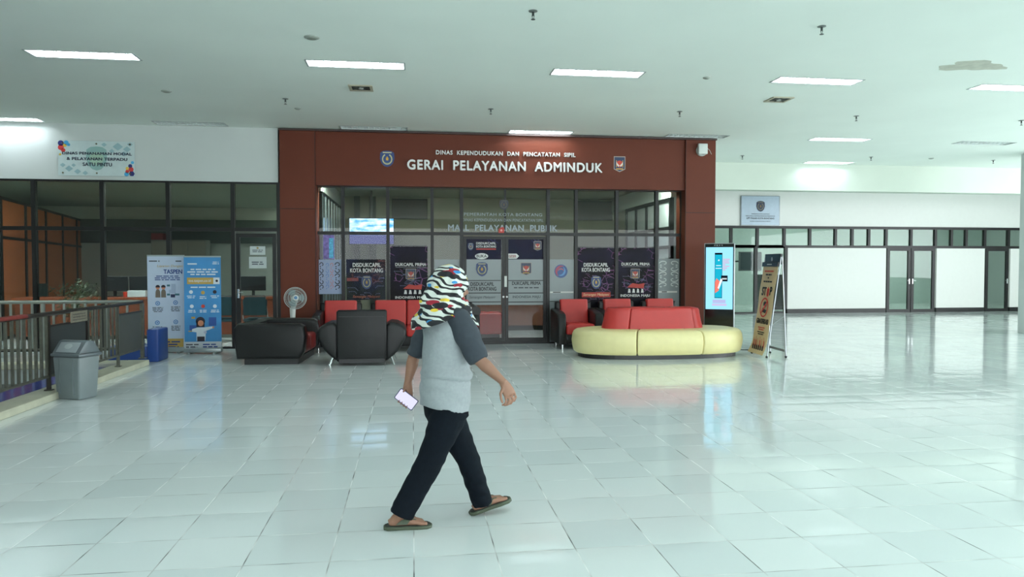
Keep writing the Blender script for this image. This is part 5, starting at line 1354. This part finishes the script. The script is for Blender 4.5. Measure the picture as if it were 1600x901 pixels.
bm = BM(); box(bm, -.145, .145, -.008, .004, -.068, .068, bev=.006); bm.transform(mrot); fl = obj('swing_flap', bm, mat('pale_flap', (142, 152, 155), .35), t, smooth=True)
bm = BM(); prism(bm, disc_pts(0, 0.01, .035, 18, 1.6), -.010, -.008); bm.transform(mrot); obj('flap_label', bm, mat('flap_label', (165, 175, 175), .5), fl)
# television in the far bay and dark cabinet
q = atY(1172, 408, 26.5)
t = thing('wall_television', 'grey switched-off television on an arm inside the far open bay', 'television', (q.x, 26.5, q.z), R(12))
bm = BM(); box(bm, -.50, .50, -.04, .04, -.36, .36, bev=.01); obj('television_body', bm, mat('television_grey', (98, 106, 108), .35), t)
bm = BM(); box(bm, -.46, .46, -.045, -.04, -.31, .32); obj('screen', bm, mat('screen_grey', (82, 92, 98), .2), t)
bm = BM(); box(bm, -.03, .03, .04, 2.0, -.03, .03); obj('wall_arm', bm, dark_plastic, t)
q = atY(1205, 460, 24.2)
t = thing('dark_cabinet', 'low black cabinet inside the far open bay behind the banner stand', 'cabinet', (q.x, 24.3, 0))
bm = BM(); box(bm, -.35, .55, 0, .5, .03, 1.25, bev=.01); obj('cabinet_body', bm, mat('cabinet_black', (34, 38, 40), .4), t)
for s in (0, 1):
    bm = BM(); box(bm, -.34 + .445 * s, .095 + .445 * s, -.02, 0, .06, 1.22, bev=.004); obj('cabinet_door', bm, mat('cabinet_black2', (42, 46, 48), .4), t)
# ================================================================== THE WALKING PERSON
PY = 4.46
HD = R(22)                                     # heading: to the right and a little away
h_ = Vector((math.cos(HD), math.sin(HD), 0)); s_ = Vector((math.sin(HD), -math.cos(HD), 0)); zU = Vector((0, 0, 1))   # s_: towards the camera = her right
def pp(px, py, Y=PY): return atY(px, py, Y)
per = thing('person', 'person in a colourful patterned headscarf, grey shirt with dark sleeves and black trousers, walking right', 'person', (0.2, PY, 0))
def loft(bm, pts, ref, n=18, cap=True):
    """pts: (centre, half width along ref side, half width across); rings square to the path"""
    cs = [Vector(p[0]) for p in pts]; rings = []
    for i, (c, a, b) in enumerate([(Vector(p[0]), p[1], p[2]) for p in pts]):
        d = (cs[min(i + 1, len(cs) - 1)] - cs[max(i - 1, 0)]).normalized()
        u = (ref - d * ref.dot(d)).normalized(); v = d.cross(u)
        rings.append([bm.verts.new(c + u * a * math.cos(2 * math.pi * k / n) + v * b * math.sin(2 * math.pi * k / n)) for k in range(n)])
    fs = []
    for r0, r1 in zip(rings[:-1], rings[1:]):
        fs += [bm.faces.new((r0[k], r0[(k + 1) % n], r1[(k + 1) % n], r1[k])) for k in range(n)]
    fs += [bm.faces.new(rings[0][::-1]), bm.faces.new(rings[-1])]
    bmesh.ops.recalc_face_normals(bm, faces=fs)
def fuse(name, bm, m, parent, voxel=.006, smooth_it=6, wrinkle=None):
    """melt overlapping lofts into one continuous surface"""
    me = bpy.data.meshes.new(name); bm.to_mesh(me); bm.free()
    o = bpy.data.objects.new(name, me); COL.objects.link(o)
    r = o.modifiers.new('remesh', 'REMESH'); r.mode = 'VOXEL'; r.voxel_size = voxel
    s = o.modifiers.new('smooth', 'SMOOTH'); s.iterations = smooth_it; s.factor = .5
    bpy.context.view_layer.update()
    me2 = bpy.data.meshes.new_from_object(o.evaluated_get(bpy.context.evaluated_depsgraph_get()))
    bpy.data.objects.remove(o); bpy.data.meshes.remove(me)
    if wrinkle:
        me2.update()
        ns = [v.normal.copy() for v in me2.vertices]
        for v, n in zip(me2.vertices, ns): v.co = v.co + n * wrinkle(v.co)
    b = BM(); b.from_mesh(me2); bpy.data.meshes.remove(me2)
    return obj(name, b, m, parent, True, True)
# ---- joints
hipc = pp(697, 628); neck = pp(697, 487); headc = pp(701, 452)
shR = pp(703, 497) + s_ * .13; shL = pp(672, 497, PY + .17)
hipR = hipc + s_ * .085 - zU * .02; hipL = hipc - s_ * .085 - zU * .02
kneR = pp(671, 722, 4.36); ankR = pp(627, 803, 4.36)
kneL = pp(731, 716, 4.53); ankL = pp(754, 786, 4.56)
elR = pp(747, 560, 4.27); wrR = pp(788, 598, 4.24)
elL = pp(647, 556, 4.66); wrL = pp(637, 598, 4.62)
skin = mat('brown_skin', (142, 104, 84), .55, var=.05, scale=12)
def foot_pts(ank, deg, yaw):
    f = Matrix.Rotation(yaw, 3, 'Z') @ Vector((1, 0, 0)); f = (f * math.cos(R(deg)) + zU * math.sin(R(deg))).normalized(); return f
yawR, yawL = R(4), R(16)
fR, fL = foot_pts(ankR, -1, yawR), foot_pts(ankL, 13, yawL)
heelR = Vector((pp(604, 820, 4.36).x, 4.37, .0)); heelL = Vector((pp(739, 803, 4.53).x, 4.55, .004))
def foot(bm, heel, f, ank):
    sd = f.cross(zU).normalized(); up = sd.cross(f).normalized()
    loft(bm, [(heel + f * .010 + up * .040, .022, .016), (heel + f * .03 + up * .045, .030, .026), (heel + f * .09 + up * .052, .033, .034), (heel + f * .15 + up * .045, .040, .025), (heel + f * .19 + up * .038, .044, .017), (heel + f * .212 + up * .036, .040, .013)], sd)
    loft(bm, [(ank + (ank - (heel + f * .05)).normalized() * .06, .036, .036), (ank, .034, .036), (heel + f * .055 + up * .05, .032, .04)], sd)
    for k, (o_, l, r) in enumerate(((-.030, .052, .0125), (-.011, .044, .0095), (.004, .040, .009), (.018, .034, .0085), (.031, .027, .0085))):
        sgn = -1 if sd.dot(s_) > 0 else 1
        a = heel + f * .195 + sd * (o_ * sgn) + up * .034; b = a + f * l * .6 - up * .002 + sd * o_ * .1
        tube(bm, a, b, r, r * .95, 10); ball(bm, b, (r, r, r), 10, 8)
# ---- one continuous body
bm = BM()
loft(bm, [(hipc - zU * .02, .15, .11), (hipc + zU * .12, .125, .095), ((hipc * .45 + neck * .55), .14, .10), (neck - zU * .09, .15, .085), (neck - zU * .02, .07, .06)], s_)
loft(bm, [(neck - zU * .05, .052, .055), (neck + zU * .02 + h_ * .01, .048, .052), (headc - zU * .07, .05, .055)], s_)
rh = Matrix.Rotation(HD, 3, 'Z')
hc = headc + h_ * .015
ball(bm, hc + zU * .015 - h_ * .01, (.094, .074, .088), 24, 18, rh); ball(bm, hc + h_ * .022 - zU * .045, (.064, .056, .062), 20, 14, rh)
ball(bm, hc + h_ * .058 - zU * .088, (.022, .026, .018), 12, 10, rh)                               # chin
tube(bm, hc + h_ * .085 + zU * .012, hc + h_ * .108 - zU * .022, .008, .013, 10); ball(bm, hc + h_ * .103 - zU * .024, (.014, .016, .010), 10, 8, rh)   # nose
for s in (-1, 1):
    ball(bm, hc + h_ * .064 - s_ * s * .038 - zU * .02, (.022, .022, .022), 12, 10, rh)            # cheeks
    ball(bm, hc + h_ * .072 - s_ * s * .03 + zU * .026, (.018, .026, .008), 12, 8, rh)             # brows
    ball(bm, hc - s_ * s * .074 - h_ * .005 - zU * .005, (.018, .010, .03), 12, 10, rh)            # ears
ball(bm, hc + h_ * .080 - zU * .052, (.013, .022, .006), 12, 8, rh); ball(bm, hc + h_ * .078 - zU * .062, (.013, .018, .007), 12, 8, rh)   # lips
for (sh, el, wr) in ((shR, elR, wrR), (shL, elL, wrL)):
    loft(bm, [(sh - (el - sh).normalized() * .03, .045, .045), (sh.lerp(el, .4), .044, .044), (el, .036, .037), (el.lerp(wr, .3), .040, .038), (el.lerp(wr, .75), .030, .026), (wr, .027, .021)], s_)
for (hp, kn, an) in ((hipR, kneR, ankR), (hipL, kneL, ankL)):
    loft(bm, [(hp, .085, .085), (hp.lerp(kn, .5), .07, .07), (kn, .05, .052), (kn.lerp(an, .35), .052, .052), (an, .033, .036)], s_)
foot(bm, heelR, fR, ankR); foot(bm, heelL, fL, ankL)
def finger(bm, a, dirs, lens, r):
    p = Vector(a)
    for d, l in zip(dirs, lens):
        q = p + Vector(d).normalized() * l; tube(bm, p, q, r, r * .93, 10); ball(bm, q, (r * .95,) * 3, 10, 8); p = q; r *= .93
# near (right) hand: hanging off the wrist, fingers loosely curled
d0 = (wrR - elR).normalized(); dh = (d0 * .72 + Vector((.05, 0, -.75))).normalized()
nb = (s_ - dh * s_.dot(dh)).normalized(); ac = dh.cross(nb).normalized()     # ac: across the palm
if ac.x < 0: ac = -ac
palm = wrR + dh * .045
loft(bm, [(wrR - d0 * .01, .022, .026), (wrR + dh * .02, .018, .033), (wrR + dh * .055, .017, .040), (wrR + dh * .078, .014, .036)], nb)
for k, (o_, l) in enumerate(((.031, .9), (.0105, 1.0), (-.0105, .94), (-.031, .76))):
    a = wrR + dh * .072 + ac * o_
    cu = -ac * 0.0 - nb * 0.0
    curl = (-ac * .55 + Vector((-.35, 0, -.35)))
    d1 = dh * 1.0 + Vector((-.12, .0, -.15)) + ac * o_ * 3; d2 = dh * .6 + Vector((-.62, .12, -.3)) + ac * o_ * 2; d3 = dh * .15 + Vector((-.95, .2, -.15))
    finger(bm, a, (d1, d2, d3), (.036 * l, .026 * l, .020 * l), .0083 if k < 3 else .0074)
finger(bm, wrR + dh * .022 - ac * .026 + nb * .006, (dh * .55 - ac * .75 + nb * .1, dh * .9 - ac * .35, dh * .95 - ac * .1), (.034, .030, .022), .0095)
# far (left) hand around the phone
ph_c = pp(635, 623.5, 4.555)
PA = R(37)                                       # the phone's long side runs down to the right
pu = (RT * math.cos(PA) - UP * math.sin(PA)); pv = (RT * math.sin(PA) + UP * math.cos(PA)); pn = pu.cross(pv).normalized()
if pn.y > 0: pn = -pn                            # towards the camera
PL, PW, PT = .068, .038, .0045
dL = ((ph_c + pn * -.022 + pv * .014) - wrL).normalized()
pal = ph_c - pn * .020 + pv * .008
loft(bm, [(wrL - (wrL - elL).normalized() * .01, .024, .022), (wrL.lerp(pal, .45), .032, .017), (pal, .036, .014), (pal - pv * .02, .032, .012)], pu)
for k, o_ in enumerate((-.030, -.010, .010, .029)):
    a = pal - pv * .018 + pu * o_
    finger(bm, a, (-pv * 1 - pn * .05, -pv * .8 + pn * .9, pn * .5 + pv * .9), (.020, .020, .016), .0080)
finger(bm, pal + pv * .02 - pu * .025, (-pu * .5 + pv * .5 + pn * .3, pn * .9 + pv * .2 - pu * .1, pn * .4 - pv * .9), (.022, .026, .018), .0088)
body = fuse('body', bm, skin, per, .0042, 4)
for s in (-1, 1):
    b_ = BM(); ball(b_, hc + h_ * .077 - s_ * s * .030 + zU * .008, (.010, .013, .009), 14, 10, rh); e = obj('eye', b_, mat('eye_white', (225, 222, 215), .3), per, True, True)
    b_ = BM(); ball(b_, hc + h_ * .084 - s_ * s * .031 + zU * .008, (.004, .006, .006), 12, 8, rh); obj('iris', b_, mat('dark_iris', (30, 20, 16), .2), e); bpy.data.objects
    e.children[0].data.transform(Matrix.Translation(-Vector(per.location)))
# ---- shirt body
hem = [pp(695, 634), pp(695, 615), pp(697, 590), pp(697, 560), pp(695, 530), pp(694, 508), pp(695, 494), pp(696, 486)]
bm = BM()
tw = Vector((0, 0, 0))
loft(bm, [(hem[0], .178, .142), (hem[1], .176, .150), (hem[2], .170, .150), (hem[3], .162, .138), (hem[4], .168, .126), (hem[5], .172, .112), (hem[6], .135, .09), (hem[7], .075, .07)], s_, 30)
def shirt_w(co):
    z = co.z; a = math.atan2(co.y - PY, co.x - .15)
    w = .0030 * math.sin(60 * z + 3 * a + 3 * noise.noise(co * 7)) + .0035 * noise.noise(co * 11)
    w += -.010 * math.exp(-((z - (.885 - .10 * (co.x - .1) + .01 * math.sin(9 * co.x))) / .008) ** 2)      # deep crease at the waist
    w += .008 * math.exp(-((z - .90) / .02) ** 2)
    return w
grey_cloth = mat('heather_grey_cotton', (152, 160, 163), .85, var=.05, scale=60, bump=.2, bscale=400)
sh_o = fuse('shirt', bm, grey_cloth, per, .007, 5, shirt_w)
# tilt the hem: higher at the back, lower in front
for v in sh_o.data.vertices:
    w_ = v.co + Vector(per.location); f = max(0, min(1, (.80 - w_.z) / .1)); r_ = (w_ - hem[0]).dot(h_)
    v.co.z += f * (-r_ * .16 - .012)
slv = mat('charcoal_sleeve', (50, 58, 66), .85, var=.08, scale=50, bump=.2, bscale=400)
def slv_w(co): return .003 * math.sin(70 * co.z + 20 * co.x) + .003 * noise.noise(co * 12)
bm = BM(); loft(bm, [(neck - zU * .005 + s_ * .05, .055, .05), (shR + zU * .0 - s_ * .02, .078, .074), (shR.lerp(elR, .25), .078, .078), (shR.lerp(elR, .6), .071, .074), (shR.lerp(elR, .93), .060, .066), (elR + (elR - shR).normalized() * .015, .058, .064)], s_, 22)
fuse('sleeve', bm, slv, per, .006, 4, slv_w)
bm = BM(); loft(bm, [(neck - zU * .01 - s_ * .06, .055, .05), (shL + s_ * .02, .07, .066), (shL.lerp(elL, .5), .062, .060), (shL.lerp(elL, .93), .052, .052), (elL + (elL - shL).normalized() * .0, .050, .05)], s_, 22)
fuse('sleeve', bm, slv, per, .006, 4, slv_w)
# ---- trousers
denim = mat('black_denim', (9, 17, 25), .85, var=.15, scale=40, bump=.3, bscale=300, spec=.15)
def tr_w(co): return .0035 * math.sin(80 * co.z + 25 * co.x) * noise.noise(co * 5) * 2 + .003 * noise.noise(co * 14)
bm = BM()
loft(bm, [(hipc + zU * .09, .150, .118), (hipc + zU * .0, .165, .132), (hipc - zU * .08, .150, .125), (hipc - zU * .14, .11, .10)], s_, 26)
for (hp, kn, an, w3) in ((hipR, kneR, ankR, 1.12), (hipL, kneL, ankL, .95)):
    ax = (an - kn).normalized()
    loft(bm, [(hp, .095, .110), (hp.lerp(kn, .35), .090, .104), (hp.lerp(kn, .7), .080, .086), (kn, .070, .076 * w3), (kn.lerp(an, .4), .066, .072 * w3), (kn.lerp(an, .8), .062, .069 * w3), (an + ax * .004, .062, .070 * w3)], s_, 22)
fuse('trousers', bm, denim, per, .007, 4, tr_w)
# ---- sandals
olive = mat('olive_rubber', (62, 72, 54), .6, var=.08)
def sandal(heel, f, bias):
    sd = f.cross(zU).normalized(); up = sd.cross(f).normalized()
    M_ = Matrix((f, sd, up)).transposed().to_4x4(); M_.translation = heel
    bm = BM(); out = [(-.018, -.018), (.0, -.036), (.05, -.038), (.11, -.036), (.17, -.046), (.22, -.050), (.255, -.036), (.268, -.004), (.262, .026), (.235, .046), (.18, .048), (.11, .038), (.05, .038), (.0, .034), (-.018, .016)]
    prism(bm, out, .0, .024, 'Z', bev=.007); bm.transform(M_); o = obj('sandal', bm, olive, per, True, True)
    bm = BM(); prism(bm, [(u * .93 + .006, v * .86) for u, v in out], .024, .027, 'Z'); bm.transform(M_); obj('footbed', bm, mat('dark_footbed', (40, 46, 40), .7), o); o.children[0].data.transform(per.matrix_basis.inverted())
    bm = BM()
    for s in (-1, 1):                       # broad band over the instep running to the toe post
        n = 12; A_, B_ = [], []
        for i in range(n + 1):
            u = i / n; x = .085 + .10 * u; y = s * (.046 * (1 - u) ** .7 + .004); z = .018 + .062 * math.sin(math.pi * (.12 + .72 * u)) * (1 - .35 * u); w_ = .022 * (1 - u) + .010
            A_.append((x - w_, y + s * .002, z)); B_.append((x + w_, y, z - .002))
        for (a0, b0, a1, b1) in zip(A_[:-1], B_[:-1], A_[1:], B_[1:]):
            q = [bm.verts.new(p) for p in (a0, b0, b1, a1)]; bm.faces.new(q)
    bmesh.ops.remove_doubles(bm, verts=bm.verts[:], dist=.0005); bmesh.ops.recalc_face_normals(bm, faces=bm.faces[:])
    bmesh.ops.solidify(bm, geom=bm.faces[:], thickness=.005); tube(bm, (.188, bias * .012, .02), (.185, bias * .006, .05), .005, n=8)
    bm.transform(M_); s2 = obj('strap', bm, olive, o, False, True); s2.data.transform(per.matrix_basis.inverted())
sandal(heelR, fR, 1); sandal(heelL, fL, -1)
# ---- headscarf: one draped sheet with an opening for the face
def scarf_mat():
    m = bpy.data.materials.new('patterned_scarf'); m.use_nodes = True
    nt = m.node_tree; N = nt.nodes; L = nt.links; b = N['Principled BSDF']; b.inputs['Roughness'].default_value = .8
    tc = N.new('ShaderNodeTexCoord'); mp_ = N.new('ShaderNodeMapping'); mp_.inputs['Rotation'].default_value = (0, R(-28), 0); mp_.inputs['Scale'].default_value = (1, 1, 1.9)
    L.new(tc.outputs['Object'], mp_.inputs[0])
    w = N.new('ShaderNodeTexWave'); w.inputs['Scale'].default_value = 5.0; w.bands_direction = 'Z'; w.inputs['Distortion'].default_value = 7.5; w.inputs['Detail'].default_value = 1.2; w.inputs['Detail Scale'].default_value = 1.6
    L.new(mp_.outputs[0], w.inputs['Vector'])
    r = N.new('ShaderNodeValToRGB'); r.color_ramp.interpolation = 'CONSTANT'; e = r.color_ramp.elements
    e[0].position = 0; e[0].color = (*lin((18, 20, 26)), 1); e[1].position = .40; e[1].color = (*lin((205, 212, 205)), 1)
    L.new(w.outputs['Fac'], r.inputs[0]); col = r.outputs[0]
    for k, (sc, off, c, th) in enumerate(((11, 0, (140, 22, 42), .30), (12, 3.3, (218, 190, 60), .22), (11, 7.7, (46, 130, 186), .20), (10, 9.1, (20, 22, 28), .34))):
        mp2 = N.new('ShaderNodeMapping'); mp2.inputs['Location'].default_value = (off, off, off); mp2.inputs['Rotation'].default_value = (0, R(-25), 0); mp2.inputs['Scale'].default_value = (.62, 1, 1.7); L.new(tc.outputs['Object'], mp2.inputs[0])
        v = N.new('ShaderNodeTexVoronoi'); v.inputs['Scale'].default_value = sc; L.new(mp2.outputs[0], v.inputs['Vector'])
        g = N.new('ShaderNodeMath'); g.operation = 'LESS_THAN'; g.inputs[1].default_value = th; L.new(v.outputs['Distance'], g.inputs[0])
        mx = N.new('ShaderNodeMix'); mx.data_type = 'RGBA'; L.new(g.outputs[0], mx.inputs[0]); L.new(col, mx.inputs[6]); mx.inputs[7].default_value = (*lin(c), 1); col = mx.outputs[2]
    L.new(col, b.inputs['Base Color'])
    return m
bm = BM(); NT, NZ = 72, 44
top = pp(702, 412.5)
grid = []
for j in range(NZ + 1):
    t_ = j / NZ; row = []
    for i in range(NT):
        a = 2 * math.pi * i / NT                 # 0 = forward (heading)
        ca_, sa_ = math.cos(a), math.sin(a)
        fwd = max(0, ca_); bck = max(0, -ca_); sid = abs(sa_)
        zb = .30 + .085 * bck ** 1.5 + .10 * fwd ** 1.5 - .0 * sid      # length of the drape below the crown
        zdrop = t_ * zb * (1.0)
        # radius profile against the drop from the crown
        d_ = zdrop
        if d_ < .13: rr = math.sqrt(max(0, 1 - (1 - d_ / .13) ** 2))
        else: rr = 1
        rf, rb, rs = .125, .128, .104
        if d_ > .13:
            u = d_ - .13
            rb += .10 * (u / .25) ** 1.0 + .018 * math.sin(min(1, u / .12) * math.pi); rs += -.012 * math.sin(min(1, u / .1) * math.pi) + .55 * max(0, u - .07); rf += -.035 * math.sin(min(1, u / .13) * math.pi) + .30 * max(0, u - .08)
        R_ = (rf ** 2 * fwd + rb ** 2 * bck) ** .5 if sid < .01 else ((abs(ca_) / (rf if ca_ > 0 else rb)) ** 2 + (sid / rs) ** 2) ** -.5
        R_ *= rr
        fold = .0045 * math.sin(7 * a + 26 * d_) + .004 * math.sin(13 * a - 40 * d_ + 1) + .006 * math.sin(52 * d_ + 3.5 * ca_ - 2 * sa_) * min(1, d_ * 8)
        R_ += fold * min(1, d_ * 10)
        cx = top + h_ * (-.010 * d_ / .3 + (-.02 if False else 0)) - zU * d_
        row.append(bm.verts.new(cx + h_ * (R_ * ca_) + s_ * (R_ * sa_)))
    grid.append(row)
for j in range(NZ):
    for i in range(NT):
        a = 2 * math.pi * (i + .5) / NT; a = a - 2 * math.pi if a > math.pi else a
        d_ = (j + .5) / NZ * .34
        if abs(a) < .62 and .05 < d_ < .20 and (a / .62) ** 2 + ((d_ - .125) / .078) ** 2 < 1: continue
        try: bm.faces.new((grid[j][i], grid[j][(i + 1) % NT], grid[j + 1][(i + 1) % NT], grid[j + 1][i]))
        except Exception: pass
bmesh.ops.remove_doubles(bm, verts=bm.verts[:], dist=.0008)
bmesh.ops.recalc_face_normals(bm, faces=bm.faces[:]); bmesh.ops.solidify(bm, geom=bm.faces[:], thickness=.004)
bmesh.ops.recalc_face_normals(bm, faces=bm.faces[:])
obj('headscarf', bm, scarf_mat(), per, True, True)
# ---- phone
Mp = Matrix((pu, pv, pn)).transposed().to_4x4(); Mp.translation = ph_c
phn = thing('mobile_phone', 'mobile phone with a bright pale lilac screen held low in the walking person\'s left hand', 'phone', tuple(ph_c))
bm = BM(); rp = []
for (cx_, cy_, a0) in ((PL - .008, PW - .008, 0), (-PL + .008, PW - .008, 90), (-PL + .008, -PW + .008, 180), (PL - .008, -PW + .008, 270)):
    for k in range(6): rp.append((cx_ + .008 * math.cos(R(a0 + 18 * k)), cy_ + .008 * math.sin(R(a0 + 18 * k))))
prism(bm, rp, -PT, PT, 'Z', bev=.0015); bm.transform(Mp); obj('phone_body', bm, mat('dark_blue_phone', (50, 52, 84), .3), phn, True, True)
bm = BM(); prism(bm, [(u * .93, v * .88) for u, v in rp], PT, PT + .0004, 'Z'); bm.transform(Mp); obj('screen', bm, emis('phone_screen', (208, 208, 240), 1.0), phn, True)
